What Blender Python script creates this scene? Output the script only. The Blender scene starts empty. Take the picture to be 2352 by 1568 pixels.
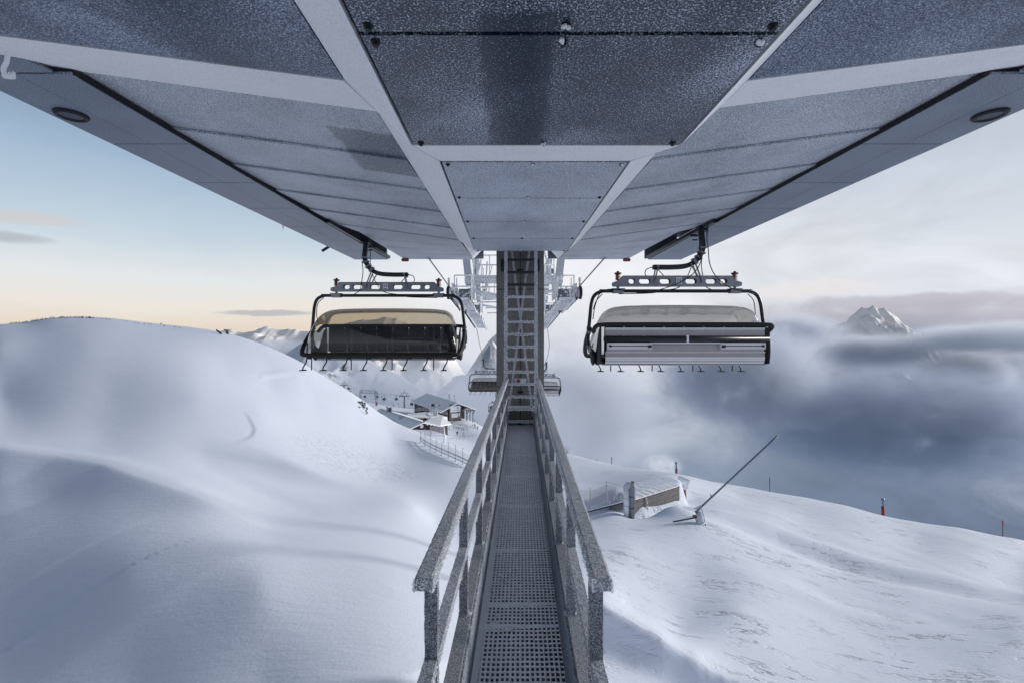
import bpy, bmesh, math, random
import numpy as np
from mathutils import Vector, Matrix

random.seed(7)
rng = np.random.default_rng(7)
SC = bpy.context.scene
COL = SC.collection
R = math.radians

# ------------------------------------------------------------------ camera
# Level wide-angle camera at the world origin looking along +Y.
F, VX, VY = 1045.0, 1166.0, 771.0          # focal length and principal point measured on a 2352 px wide view
cam_data = bpy.data.cameras.new('camera')
cam_data.sensor_width = 36.0
cam_data.lens = F / 2352.0 * 36.0
cam_data.shift_x = (1176.0 - VX) / 2352.0
cam_data.shift_y = (VY - 784.0) / 2352.0
cam_data.clip_start = 0.05
cam_data.clip_end = 60000.0
cam = bpy.data.objects.new('camera', cam_data)
cam.location = (0, 0, 0)
cam.rotation_euler = (R(90), 0, 0)
COL.objects.link(cam)
SC.camera = cam

# ------------------------------------------------------------------ exposure / renderer
SC.view_settings.view_transform = 'Standard'
SC.view_settings.look = 'None'
SC.view_settings.exposure = 0.0
SC.view_settings.gamma = 1.0
SC.render.engine = 'CYCLES'
SC.cycles.use_denoising = True
SC.cycles.max_bounces = 10
SC.cycles.diffuse_bounces = 4
SC.cycles.glossy_bounces = 4
SC.cycles.transparent_max_bounces = 16
SC.cycles.volume_bounces = 2
SC.cycles.volume_step_rate = 1.0
SC.cycles.volume_max_steps = 96
SC.cycles.sample_clamp_indirect = 6.0
SC.cycles.sample_clamp_direct = 6.0

# ------------------------------------------------------------------ sun (soft, through thin cloud, from ahead right)
SUN_AZ, SUN_EL = R(73), R(16)              # azimuth measured from +Y towards +X
sd = bpy.data.lights.new('sun', 'SUN')
sd.energy = 3.4
sd.angle = R(13)
sd.color = (1.0, 0.955, 0.92)
sun = bpy.data.objects.new('sun', sd)
sv = Vector((math.sin(SUN_AZ) * math.cos(SUN_EL), math.cos(SUN_AZ) * math.cos(SUN_EL), math.sin(SUN_EL)))
sun.rotation_euler = sv.to_track_quat('Z', 'Y').to_euler()
sun.location = sv * 60
COL.objects.link(sun)


# ------------------------------------------------------------------ node helpers
class NT:
    def __init__(s, tree):
        s.t = tree; s.n = tree.nodes; s.l = tree.links
    def new(s, kind, **kw):
        n = s.n.new(kind)
        for k, v in kw.items(): setattr(n, k, v)
        return n
    def link(s, a, b): s.l.new(a, b)
    def _set(s, sock, v):
        if hasattr(v, 'is_output'): s.l.new(v, sock)
        elif v is not None: sock.default_value = v
    def math(s, op, a, b=None, c=None, clamp=False):
        n = s.new('ShaderNodeMath', operation=op); n.use_clamp = clamp
        s._set(n.inputs[0], a)
        if b is not None: s._set(n.inputs[1], b)
        if c is not None: s._set(n.inputs[2], c)
        return n.outputs[0]
    def mix(s, f, a, b, blend='MIX'):
        n = s.new('ShaderNodeMix', data_type='RGBA', blend_type=blend)
        n.clamp_factor = True
        s._set(n.inputs[0], f)
        s._set(n.inputs[6], a if hasattr(a, 'is_output') else (tuple(a) + (1,))[:4])
        s._set(n.inputs[7], b if hasattr(b, 'is_output') else (tuple(b) + (1,))[:4])
        return n.outputs[2]
    def ramp(s, f, stops, interp='LINEAR'):
        n = s.new('ShaderNodeValToRGB'); r = n.color_ramp; r.interpolation = interp
        while len(r.elements) > 1: r.elements.remove(r.elements[-1])
        for i, (p, c) in enumerate(stops):
            e = r.elements[0] if i == 0 else r.elements.new(p)
            e.position = p
            e.color = (c, c, c, 1) if not hasattr(c, '__len__') else (tuple(c) + (1,))[:4]
        s._set(n.inputs[0], f)
        return n.outputs[0]
    def smooth(s, v, lo, hi):
        n = s.new('ShaderNodeMapRange', interpolation_type='SMOOTHSTEP')
        s._set(n.inputs[0], v); n.inputs[1].default_value = lo; n.inputs[2].default_value = hi
        return n.outputs[0]
    def noise(s, vec, scale, detail=2.0, rough=0.5, dist=0.0):
        n = s.new('ShaderNodeTexNoise')
        s._set(n.inputs['Vector'], vec)
        n.inputs['Scale'].default_value = scale; n.inputs['Detail'].default_value = detail
        n.inputs['Roughness'].default_value = rough; n.inputs['Distortion'].default_value = dist
        return n.outputs['Fac']
    def mapping(s, vec, loc=(0, 0, 0), rot=(0, 0, 0), scale=(1, 1, 1)):
        n = s.new('ShaderNodeMapping')
        s._set(n.inputs['Vector'], vec)
        n.inputs['Location'].default_value = loc; n.inputs['Rotation'].default_value = rot; n.inputs['Scale'].default_value = scale
        return n.outputs[0]
    def sep(s, vec):
        n = s.new('ShaderNodeSeparateXYZ'); s._set(n.inputs[0], vec); return n.outputs


# ------------------------------------------------------------------ world: sky, high cloud and the sea of cloud far below
W = bpy.data.worlds.new('World'); SC.world = W
W.use_nodes = True
W.node_tree.nodes.clear()
w = NT(W.node_tree)
out = w.new('ShaderNodeOutputWorld'); bg = w.new('ShaderNodeBackground')
w.link(bg.outputs[0], out.inputs[0])
WSTR = 0.1
bg.inputs[1].default_value = WSTR
tc = w.new('ShaderNodeTexCoord').outputs['Generated']
dx, dy, dz = w.sep(tc)
sky = w.new('ShaderNodeTexSky', sky_type='NISHITA')
sky.sun_disc = False; sky.sun_elevation = SUN_EL; sky.sun_rotation = SUN_AZ
sky.altitude = 2000.0
hor = w.math('SQRT', w.math('ADD', w.math('MULTIPLY', dx, dx), w.math('MULTIPLY', dy, dy)))
azs = w.math('DIVIDE', dx, w.math('MAXIMUM', hor, 0.001))           # sine of the azimuth, -1 left .. +1 right
flat = w.mapping(tc, scale=(1.0, 1.0, 3.2))
n1 = w.noise(flat, 2.2, 6.0, 0.55, 0.3)
n2 = w.noise(w.mapping(tc, loc=(3.1, 1.7, 0.4), scale=(1, 1, 2.0)), 4.5, 5.0, 0.55, 0.6)
n3 = w.noise(w.mapping(tc, loc=(7.3, 0.2, 5.4), scale=(1, 1, 1.6)), 9.0, 5.0, 0.6, 0.5)
zc = w.math('ADD', dz, w.math('MULTIPLY', w.math('SUBTRACT', n2, 0.5), 0.05))
zw = w.math('ADD', dz, w.math('MULTIPLY', w.math('SUBTRACT', n1, 0.5), 0.16))
def el(z): return (z + 0.6) / 1.6
zl = w.math('DIVIDE', w.math('ADD', zc, 0.6), 1.6)
zr = w.math('DIVIDE', w.math('ADD', zw, 0.6), 1.6)
K = 1.0 / WSTR
def c(r, g, b): return (r, g, b)
left = w.ramp(zl, [(0.0, c(.26, .33, .44)), (el(-.25), c(.34, .42, .54)), (el(-.10), c(.34, .43, .55)), (el(-.05), c(.50, .58, .68)),
                   (el(-.015), c(.66, .66, .68)), (el(.01), c(.80, .69, .58)), (el(.05), c(.84, .79, .72)), (el(.10), c(.78, .81, .82)),
                   (el(.18), c(.55, .66, .75)), (el(.30), c(.35, .48, .63)), (el(.40), c(.20, .28, .40)), (el(.6), c(.08, .12, .20)), (1.0, c(.05, .08, .15))])
right = w.ramp(zr, [(0.0, c(.07, .10, .16)), (el(-.36), c(.09, .125, .19)), (el(-.26), c(.155, .205, .30)), (el(-.16), c(.28, .34, .46)),
                    (el(-.08), c(.47, .51, .60)), (el(-.02), c(.42, .45, .54)), (el(.035), c(.50, .49, .56)), (el(.07), c(.71, .73, .79)),
                    (el(.13), c(.72, .76, .82)), (el(.24), c(.61, .67, .76)), (el(.36), c(.50, .55, .65)), (el(.6), c(.12, .15, .22)), (1.0, c(.06, .09, .16))])
centre = w.ramp(zr, [(0.0, c(.22, .28, .38)), (el(-.28), c(.36, .43, .54)), (el(-.16), c(.60, .65, .73)), (el(-.08), c(.70, .73, .80)),
                     (el(0), c(.74, .76, .82)), (el(.08), c(.86, .87, .90)), (el(.20), c(.86, .88, .92)), (el(.34), c(.66, .72, .80)), (el(.6), c(.12, .16, .22)), (1.0, c(.06, .09, .16))])
azn = w.math('ADD', azs, w.math('MULTIPLY', w.math('SUBTRACT', n1, 0.5), 0.35))
col = w.mix(w.smooth(azn, -0.36, -0.08), left, centre)
col = w.mix(w.smooth(azn, 0.20, 0.66), col, right)
# soft mottling of the cloud to the right and below
n4 = w.noise(w.mapping(tc, loc=(1.3, 4.7, 2.2), scale=(1, 1, 1.9)), 3.4, 8.0, 0.62, 1.1)
mott = w.math('ADD', 0.48, w.math('MULTIPLY', w.math('ADD', w.math('MULTIPLY', n2, .7), w.math('MULTIPLY', n1, .35)), 1.0))
mm = w.math('MULTIPLY', w.smooth(azs, -0.1, 0.5), w.math('SUBTRACT', 1.0, w.smooth(dz, 0.06, 0.5)))
mcol = w.new('ShaderNodeCombineColor')
for i in range(3): w.link(mott, mcol.inputs[i])
col = w.mix(mm, col, w.mix(1.0, col, mcol.outputs[0], 'MULTIPLY'))
mk = w.math('MULTIPLY', w.smooth(azn, -0.02, 0.25), w.math('SUBTRACT', 1.0, w.smooth(zw, -0.05, 0.05)))
col = w.mix(w.math('MULTIPLY', mk, w.math('MULTIPLY', w.math('SUBTRACT', 1.0, w.smooth(n4, .36, .58)), .62)), col, c(.20, .26, .37))
col = w.mix(w.math('MULTIPLY', mk, w.math('MULTIPLY', w.smooth(n4, .52, .72), .22)), col, c(.72, .76, .83))
# billows under the left horizon
bl = w.math('MULTIPLY', w.smooth(n3, 0.46, 0.62), w.math('MULTIPLY', w.smooth(dz, -0.22, -0.06), w.math('SUBTRACT', 1.0, w.smooth(dz, -0.05, -0.02))))
bl = w.math('MULTIPLY', bl, w.math('SUBTRACT', 1.0, w.smooth(azs, -0.15, 0.1)))
col = w.mix(w.math('MULTIPLY', bl, 0.55), col, c(.66, .72, .80))
# two slivers of grey cloud in the clear left sky
def sliver(az0, z0, ra, rz, tint, amt, colin):
    a = w.math('DIVIDE', w.math('SUBTRACT', azs, az0), ra)
    b = w.math('DIVIDE', w.math('SUBTRACT', w.math('ADD', dz, w.math('MULTIPLY', w.math('SUBTRACT', n3, 0.5), rz * 2.2)), z0), rz)
    q = w.math('ADD', w.math('MULTIPLY', a, a), w.math('MULTIPLY', b, b))
    q = w.math('ADD', q, w.math('MULTIPLY', w.math('SUBTRACT', n2, 0.5), 1.6))
    m = w.math('SUBTRACT', 1.0, w.smooth(q, 0.15, 1.0))
    return w.mix(w.math('MULTIPLY', m, amt), colin, tint)
col = sliver(-0.47, 0.043, 0.085, 0.0065, c(.47, .47, .50), 0.8, col)
col = sliver(-0.76, 0.142, 0.06, 0.012, c(.42, .45, .50), 0.7, col)
col = sliver(-0.74, 0.175, 0.07, 0.014, c(.66, .60, .58), 0.6, col)
col = sliver(0.66, 0.055, 0.16, 0.016, c(.47, .45, .52), 0.6, col)
col = sliver(0.56, 0.085, 0.10, 0.022, c(.86, .80, .79), 0.6, col)
# lift to radiance and blend with the physical sky overhead and behind
sc_ = w.new('ShaderNodeVectorMath', operation='SCALE'); w.link(col, sc_.inputs[0]); sc_.inputs[3].default_value = K
hi = w.math('MULTIPLY', w.smooth(dz, 0.45, 0.95), 0.3)
bk = w.math('SUBTRACT', 1.0, w.smooth(dy, -0.5, 0.15))
back = w.ramp(zl, [(0.0, c(.16, .20, .28)), (el(-.05), c(.32, .37, .46)), (el(.03), c(.66, .66, .69)), (el(.22), c(.62, .66, .75)), (el(.5), c(.34, .40, .50)), (el(.75), c(.12, .17, .25)), (1.0, c(.05, .08, .15))])
bsc = w.new('ShaderNodeVectorMath', operation='SCALE'); w.link(back, bsc.inputs[0]); bsc.inputs[3].default_value = K
allc = w.mix(bk, sc_.outputs[0], bsc.outputs[0])
allc = w.mix(hi, allc, sky.outputs[0])
w.link(allc, bg.inputs[0])


# ------------------------------------------------------------------ object helpers
def P(px, py, d):
    """World point that lies at distance d ahead behind view pixel (px, py)."""
    return Vector(((px - VX) / F * d, d, (VY - py) / F * d))

def tag(o, label=None, cat=None, group=None, kind=None):
    if label: o['label'] = label
    if cat: o['category'] = cat
    if group: o['group'] = group
    if kind: o['kind'] = kind
    return o

def thing(name, label, cat, loc=(0, 0, 0), rz=0.0, group=None):
    o = bpy.data.objects.new(name, None)
    o.empty_display_size = 0.3
    COL.objects.link(o); o.location = loc; o.rotation_euler = (0, 0, rz)
    return tag(o, label, cat, group)

def kids(o): return list(o.children)

def copy_tree(o, parent=None):
    cpy = o.copy(); COL.objects.link(cpy)
    if parent: cpy.parent = parent
    for ch in kids(o): copy_tree(ch, cpy)
    return cpy

class MB:
    """Collects shapes and links them as one mesh object."""
    def __init__(s): s.v = []; s.f = []; s.m = []; s.sm = []
    def add(s, verts, faces, m=0, smooth=False):
        b = len(s.v); s.v += [tuple(p) for p in verts]
        for f in faces: s.f.append(tuple(i + b for i in f)); s.m.append(m); s.sm.append(smooth)
        return s
    def hexa(s, lo, hi, m=0):
        """Two matching loops of four points (bottom counter-clockwise seen from above, top)."""
        return s.add(list(lo) + list(hi), [(3, 2, 1, 0), (4, 5, 6, 7), (0, 1, 5, 4), (1, 2, 6, 5), (2, 3, 7, 6), (3, 0, 4, 7)], m)
    def box(s, c0, c1, m=0):
        (x0, y0, z0), (x1, y1, z1) = [min(a, b) for a, b in zip(c0, c1)], [max(a, b) for a, b in zip(c0, c1)]
        return s.hexa([(x0, y0, z0), (x1, y0, z0), (x1, y1, z0), (x0, y1, z0)], [(x0, y0, z1), (x1, y0, z1), (x1, y1, z1), (x0, y1, z1)], m)
    def slab(s, pts, t, m=0):
        """Polygon (seen from below) thickened upward by t."""
        n = len(pts); lo = [Vector(p) for p in pts]; hi = [p + Vector((0, 0, t)) for p in lo]
        return s.prism(lo, hi, m)
    def prism(s, lo, hi, m=0):
        n = len(lo)
        fs = [tuple(range(n - 1, -1, -1)), tuple(range(n, 2 * n))] + [(i, (i + 1) % n, n + (i + 1) % n, n + i) for i in range(n)]
        return s.add(list(lo) + list(hi), fs, m)
    def beam(s, a, b, wd, ht, up=(0, 0, 1), m=0):
        a, b = Vector(a), Vector(b); t = (b - a).normalized(); up = Vector(up)
        if abs(t.dot(up)) > .98: up = Vector((0, 1, 0)) if abs(t.y) < .9 else Vector((1, 0, 0))
        x = t.cross(up).normalized(); y = x.cross(t).normalized()
        o = [x * -wd / 2 - y * ht / 2, x * wd / 2 - y * ht / 2, x * wd / 2 + y * ht / 2, x * -wd / 2 + y * ht / 2]
        vs = [a + q for q in o] + [b + q for q in o]
        return s.add(vs, [(0, 1, 2, 3), (7, 6, 5, 4), (1, 0, 4, 5), (2, 1, 5, 6), (3, 2, 6, 7), (0, 3, 7, 4)], m)
    def tube(s, path, r, n=10, m=0, cap=True, smooth=True, flat=None):
        path = [Vector(p) for p in path]
        rs = r if hasattr(r, '__len__') else [r] * len(path)
        t0 = (path[1] - path[0]).normalized()
        ref = Vector((0, 0, 1)) if abs(t0.z) < .9 else Vector((0, 1, 0))
        x = t0.cross(ref).normalized(); vs = []
        for i, p in enumerate(path):
            t = (path[min(i + 1, len(path) - 1)] - path[max(i - 1, 0)]).normalized()
            x = (x - t * x.dot(t)).normalized(); y = t.cross(x)
            for k in range(n):
                a = 2 * math.pi * (k + .5) / n
                vs.append(p + (x * math.cos(a) + y * math.sin(a)) * rs[i])
        fs = []
        for i in range(len(path) - 1):
            for k in range(n):
                k2 = (k + 1) % n
                fs.append((i * n + k, i * n + k2, (i + 1) * n + k2, (i + 1) * n + k))
        s.add(vs, fs, m, smooth)
        if cap:
            b = len(s.v) - len(vs)
            s.f.append(tuple(b + k for k in range(n - 1, -1, -1))); s.m.append(m); s.sm.append(False)
            e = b + (len(path) - 1) * n
            s.f.append(tuple(e + k for k in range(n))); s.m.append(m); s.sm.append(False)
        return s
    def ribbon(s, path, wd, ht, m=0, up=(0, 1, 0)):
        """Rectangular bar swept along a path; ht is measured across the path, wd along 'up'."""
        path = [Vector(p) for p in path]; up = Vector(up); vs = []
        for i, p in enumerate(path):
            t = (path[min(i + 1, len(path) - 1)] - path[max(i - 1, 0)]).normalized()
            y = t.cross(up).normalized()
            vs += [p - up * wd / 2 - y * ht / 2, p + up * wd / 2 - y * ht / 2, p + up * wd / 2 + y * ht / 2, p - up * wd / 2 + y * ht / 2]
        n = len(path); fs = [(0, 1, 2, 3), (4 * n - 1, 4 * n - 2, 4 * n - 3, 4 * n - 4)]
        for i in range(n - 1):
            for k in range(4):
                k2 = (k + 1) % 4
                fs.append((4 * i + k2, 4 * i + k, 4 * i + 4 + k, 4 * i + 4 + k2))
        return s.add(vs, fs, m)
    def disc(s, c0, axis, r, th, n=20, m=0, smooth=False):
        axis = Vector(axis).normalized(); c0 = Vector(c0)
        return s.tube([c0 - axis * th / 2, c0 + axis * th / 2], r, n, m, True, smooth)
    def ball(s, c0, rx, ry=None, rz=None, n=10, m=0, jit=0.0):
        ry = rx if ry is None else ry; rz = rx if rz is None else rz; c0 = Vector(c0); vs = []; k = n // 2
        for i in range(k + 1):
            th = math.pi * i / k
            for j in range(n):
                ph = 2 * math.pi * j / n; q = 1 + random.uniform(-jit, jit)
                vs.append(c0 + Vector((rx * math.sin(th) * math.cos(ph), ry * math.sin(th) * math.sin(ph), rz * math.cos(th))) * q)
        fs = [(i * n + j, i * n + (j + 1) % n, (i + 1) * n + (j + 1) % n, (i + 1) * n + j) for i in range(k) for j in range(n)]
        return s.add(vs, fs, m, True)
    def build(s, name, mats, parent=None, local=False, bevel=0.0):
        me = bpy.data.meshes.new(name)
        off = Vector((0, 0, 0))
        if parent is not None and not local:
            p = parent
            while p is not None: off = off + p.location; p = p.parent
        me.from_pydata([(p[0] - off.x, p[1] - off.y, p[2] - off.z) for p in s.v], [], s.f)
        for mt in (mats if isinstance(mats, (list, tuple)) else [mats]): me.materials.append(mt)
        me.polygons.foreach_set('material_index', s.m)
        me.polygons.foreach_set('use_smooth', s.sm)
        bm = bmesh.new(); bm.from_mesh(me); bmesh.ops.recalc_face_normals(bm, faces=bm.faces)
        if bevel > 0:
            es = [e for e in bm.edges if len(e.link_faces) == 2 and e.calc_face_angle() > 0.6]
            bmesh.ops.bevel(bm, geom=es, offset=bevel, segments=2, affect='EDGES', clamp_overlap=True)
        bm.to_mesh(me); bm.free(); me.update()
        o = bpy.data.objects.new(name, me); COL.objects.link(o)
        if parent is not None: o.parent = parent
        return o

def bez(pts, k=8):
    """Catmull-Rom curve through points."""
    pts = [Vector(p) for p in pts]; q = [pts[0] * 2 - pts[1]] + pts + [pts[-1] * 2 - pts[-2]]; res = []
    for i in range(1, len(q) - 2):
        for j in range(k):
            t = j / k; a, b, cc, d = q[i - 1], q[i], q[i + 1], q[i + 2]
            res.append(.5 * ((2 * b) + (cc - a) * t + (2 * a - 5 * b + 4 * cc - d) * t * t + (3 * b - a - 3 * cc + d) * t ** 3))
    return res + [pts[-1]]

def text_part(name, body, size, loc, rot, mat, parent, width=None, extr=0.002):
    cu = bpy.data.curves.new(name, 'FONT'); cu.body = body; cu.size = size; cu.align_x = 'CENTER'; cu.align_y = 'CENTER'; cu.extrude = extr
    t = bpy.data.objects.new(name, cu); COL.objects.link(t)
    dg = bpy.context.evaluated_depsgraph_get(); dg.update()
    me = bpy.data.meshes.new_from_object(t.evaluated_get(dg))
    bpy.data.objects.remove(t); bpy.data.curves.remove(cu)
    o = bpy.data.objects.new(name, me); me.name = name; me.materials.clear(); me.materials.append(mat)
    COL.objects.link(o); o.parent = parent; o.location = loc; o.rotation_euler = rot
    if width:
        xs_ = [v.co.x for v in me.vertices]; k = width / (max(xs_) - min(xs_)); o.scale = (k, k, 1)
    return o


# ------------------------------------------------------------------ materials
def mat(name):
    m = bpy.data.materials.new(name); m.use_nodes = True; m.node_tree.nodes.clear()
    t = NT(m.node_tree); o = t.new('ShaderNodeOutputMaterial'); b = t.new('ShaderNodeBsdfPrincipled')
    t.link(b.outputs[0], o.inputs[0])
    return m, t, b

def bump(t, b, h, strength, dist):
    n = t.new('ShaderNodeBump'); n.inputs['Strength'].default_value = strength; n.inputs['Distance'].default_value = dist
    t.link(h, n.inputs['Height']); t.link(n.outputs[0], b.inputs['Normal'])
    return n

def plain(name, colr, rough=0.5, metal=0.0, vary=0.12, scale=6.0, bmp=0.0, bscale=60.0):
    m, t, b = mat(name)
    tcn = t.new('ShaderNodeTexCoord').outputs['Object']
    n = t.noise(tcn, scale, 4.0, 0.6)
    lo = tuple(x * (1 - vary) for x in colr); hi_ = tuple(min(1, x * (1 + vary)) for x in colr)
    t.link(t.mix(n, lo, hi_), b.inputs['Base Color'])
    b.inputs['Roughness'].default_value = rough; b.inputs['Metallic'].default_value = metal
    if bmp: bump(t, b, t.noise(tcn, bscale, 3.0), bmp, 0.01)
    return m

def frosted(name, base, frost, cover, gscale=80.0, rough=0.5, broad=0.12, gap=0.16, wear=(), bmp=0.5, world=True, spec=0.5):
    """Coated sheet with grains of hoar frost; cover 0..1 is the share hidden by frost."""
    m, t, b = mat(name)
    tcn = t.new('ShaderNodeTexCoord').outputs['Object']
    g1 = t.noise(tcn, gscale, 2.5, 0.62)
    g2 = t.noise(tcn, gscale * 2.3, 1.0, 0.5)
    g = t.math('ADD', t.math('MULTIPLY', g1, 0.72), t.math('MULTIPLY', g2, 0.28))
    big = t.noise(tcn, 0.9, 3.0, 0.55, 0.4)
    thr = t.math('SUBTRACT', 0.5 + (0.5 - cover) * 0.42, t.math('MULTIPLY', t.math('SUBTRACT', big, 0.5), broad))
    for (lo, hi_, amt) in wear:
        x, y, z = t.sep(tcn); wob = t.math('MULTIPLY', t.math('SUBTRACT', t.noise(tcn, 3.5, 3.0), 0.5), 0.16)
        mx = t.math('MULTIPLY', t.smooth(t.math('ADD', x, wob), lo[0] - .03, lo[0] + .03), t.math('SUBTRACT', 1.0, t.smooth(t.math('ADD', x, wob), hi_[0] - .03, hi_[0] + .03)))
        my = t.math('MULTIPLY', t.smooth(t.math('ADD', y, wob), lo[1] - .04, lo[1] + .04), t.math('SUBTRACT', 1.0, t.smooth(t.math('ADD', y, wob), hi_[1] - .04, hi_[1] + .04)))
        thr = t.math('ADD', thr, t.math('MULTIPLY', t.math('MULTIPLY', mx, my), amt))
    f = t.math('DIVIDE', t.math('ADD', t.math('SUBTRACT', g, thr), gap / 2), gap, clamp=True)
    t.link(t.mix(f, base, frost), b.inputs['Base Color'])
    t.link(t.math('ADD', rough, t.math('MULTIPLY', f, 0.85 - rough)), b.inputs['Roughness'])
    b.inputs['Specular IOR Level'].default_value = spec
    bump(t, b, f, bmp, 0.004)
    return m

M = {}
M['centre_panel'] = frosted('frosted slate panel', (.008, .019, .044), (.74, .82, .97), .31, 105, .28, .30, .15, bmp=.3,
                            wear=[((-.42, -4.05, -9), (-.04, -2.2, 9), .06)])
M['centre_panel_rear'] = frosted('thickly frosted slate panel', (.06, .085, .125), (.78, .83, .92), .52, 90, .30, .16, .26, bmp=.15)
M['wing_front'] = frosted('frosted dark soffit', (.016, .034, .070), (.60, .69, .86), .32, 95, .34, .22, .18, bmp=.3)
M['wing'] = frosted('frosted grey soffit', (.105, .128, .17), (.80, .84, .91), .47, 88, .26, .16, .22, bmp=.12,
                    wear=[((-2.35, -.80, -9), (-1.38, .55, 9), .10)])
M['bevel'] = frosted('light-painted rimed trim', (.50, .51, .55), (.95, .96, .98), .70, 85, .45, .10, .20, bmp=.3)  # light from snow and sky ahead is put into this pale colour
M['eave'] = frosted('frosted eave sheet', (.065, .085, .125), (.50, .56, .66), .36, 90, .28, .12, .28, bmp=.12)
M['black'] = plain('black recess', (.006, .007, .009), .6)
M['steel_dark'] = plain('dark coated steel', (.022, .026, .032), .38, .3, .25, 5.0)
M['galv'] = plain('galvanised steel', (.24, .265, .29), .42, .65, .25, 9.0, .15, 40)
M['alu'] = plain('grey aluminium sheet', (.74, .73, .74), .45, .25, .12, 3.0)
M['alu_mid'] = plain('shaded aluminium sheet', (.42, .41, .42), .5, .25, .12, 3.0)  # darker copy: shade on tilted strips and recesses put into the colour
M['rubber'] = plain('black rubber', (.012, .012, .013), .7)
M['red'] = plain('red paint', (.34, .03, .03), .5)
M['red_rime'] = plain('rimed red paint', (.33, .085, .09), .6, 0, .3, 20)
M['seat'] = plain('black seat pad', (.010, .011, .013), .6)
M['seat_dark'] = plain('dark blue seat back', (.004, .007, .011), .75)
M['seat_dark'].node_tree.nodes['Principled BSDF'].inputs['Specular IOR Level'].default_value = .08
M['seat'].node_tree.nodes['Principled BSDF'].inputs['Specular IOR Level'].default_value = .08
M['plate'] = plain('pale plate', (.88, .88, .90), .5, 0, .05)
M['ink'] = plain('dark lettering', (.02, .022, .028), .6, 0, 0)
M['rope'] = plain('frosted wire rope', (.17, .18, .20), .7, .2, .3, 40)
M['rime'] = plain('white rime', (.88, .89, .92), .85, 0, .05, 18.0, .5, 50)
M['rime_tower'] = frosted('shade-mottled tower rime', (.34, .36, .40), (.94, .95, .97), .70, 11, .7, .3, .22, bmp=.8)  # grey patches in the rime stand in for shading on the tower
M['rime_grey'] = plain('rimed steel', (.52, .55, .60), .8, 0, .22, 14.0, .4, 50)
M['rime_rail'] = frosted('rime on dark rail', (.04, .05, .068), (.78, .83, .91), .34, 230, .6, .12, .36, bmp=.4)
M['rime_post'] = frosted('rime on dark post', (.045, .052, .064), (.74, .79, .87), .24, 210, .6, .15, .34, bmp=.4)
M['ladder'] = frosted('lightly rimed ladder steel', (.10, .11, .13), (.80, .83, .88), .52, 110, .5, .2, .2, bmp=.5)
M['rime_light'] = frosted('thick rime', (.45, .48, .53), (.90, .92, .95), .66, 90, .7, .12, .24, bmp=1.0)
M['crystals'] = plain('rime crystals', (.88, .90, .93), .9, 0, .12, 30)
M['grate'] = frosted('rimed grating', (.55, .58, .64), (.96, .96, .98), .85, 60, .7, .3, .30, bmp=.5)
M['kick'] = frosted('rimed kick plate', (.045, .06, .085), (.40, .45, .53), .45, 80, .6, .25, .24, bmp=.8)

def concrete():
    m, t, b = mat('weathered concrete')
    tcn = t.new('ShaderNodeTexCoord').outputs['Object']
    big = t.noise(tcn, 1.6, 6.0, 0.65, 0.4); fine = t.noise(tcn, 26.0, 5.0, 0.6)
    st = t.noise(t.mapping(tcn, scale=(7, 7, .55)), 1.5, 5.0, 0.6)
    cc = t.mix(big, (.125, .12, .115), (.29, .28, .267))
    cc = t.mix(t.smooth(st, .48, .72), cc, (.18, .172, .162))
    cc = t.mix(t.smooth(fine, .58, .66), cc, (.12, .115, .108))
    t.link(cc, b.inputs['Base Color']); b.inputs['Roughness'].default_value = .85
    bump(t, b, fine, .35, .01)
    return m
M['concrete'] = concrete()

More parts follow.
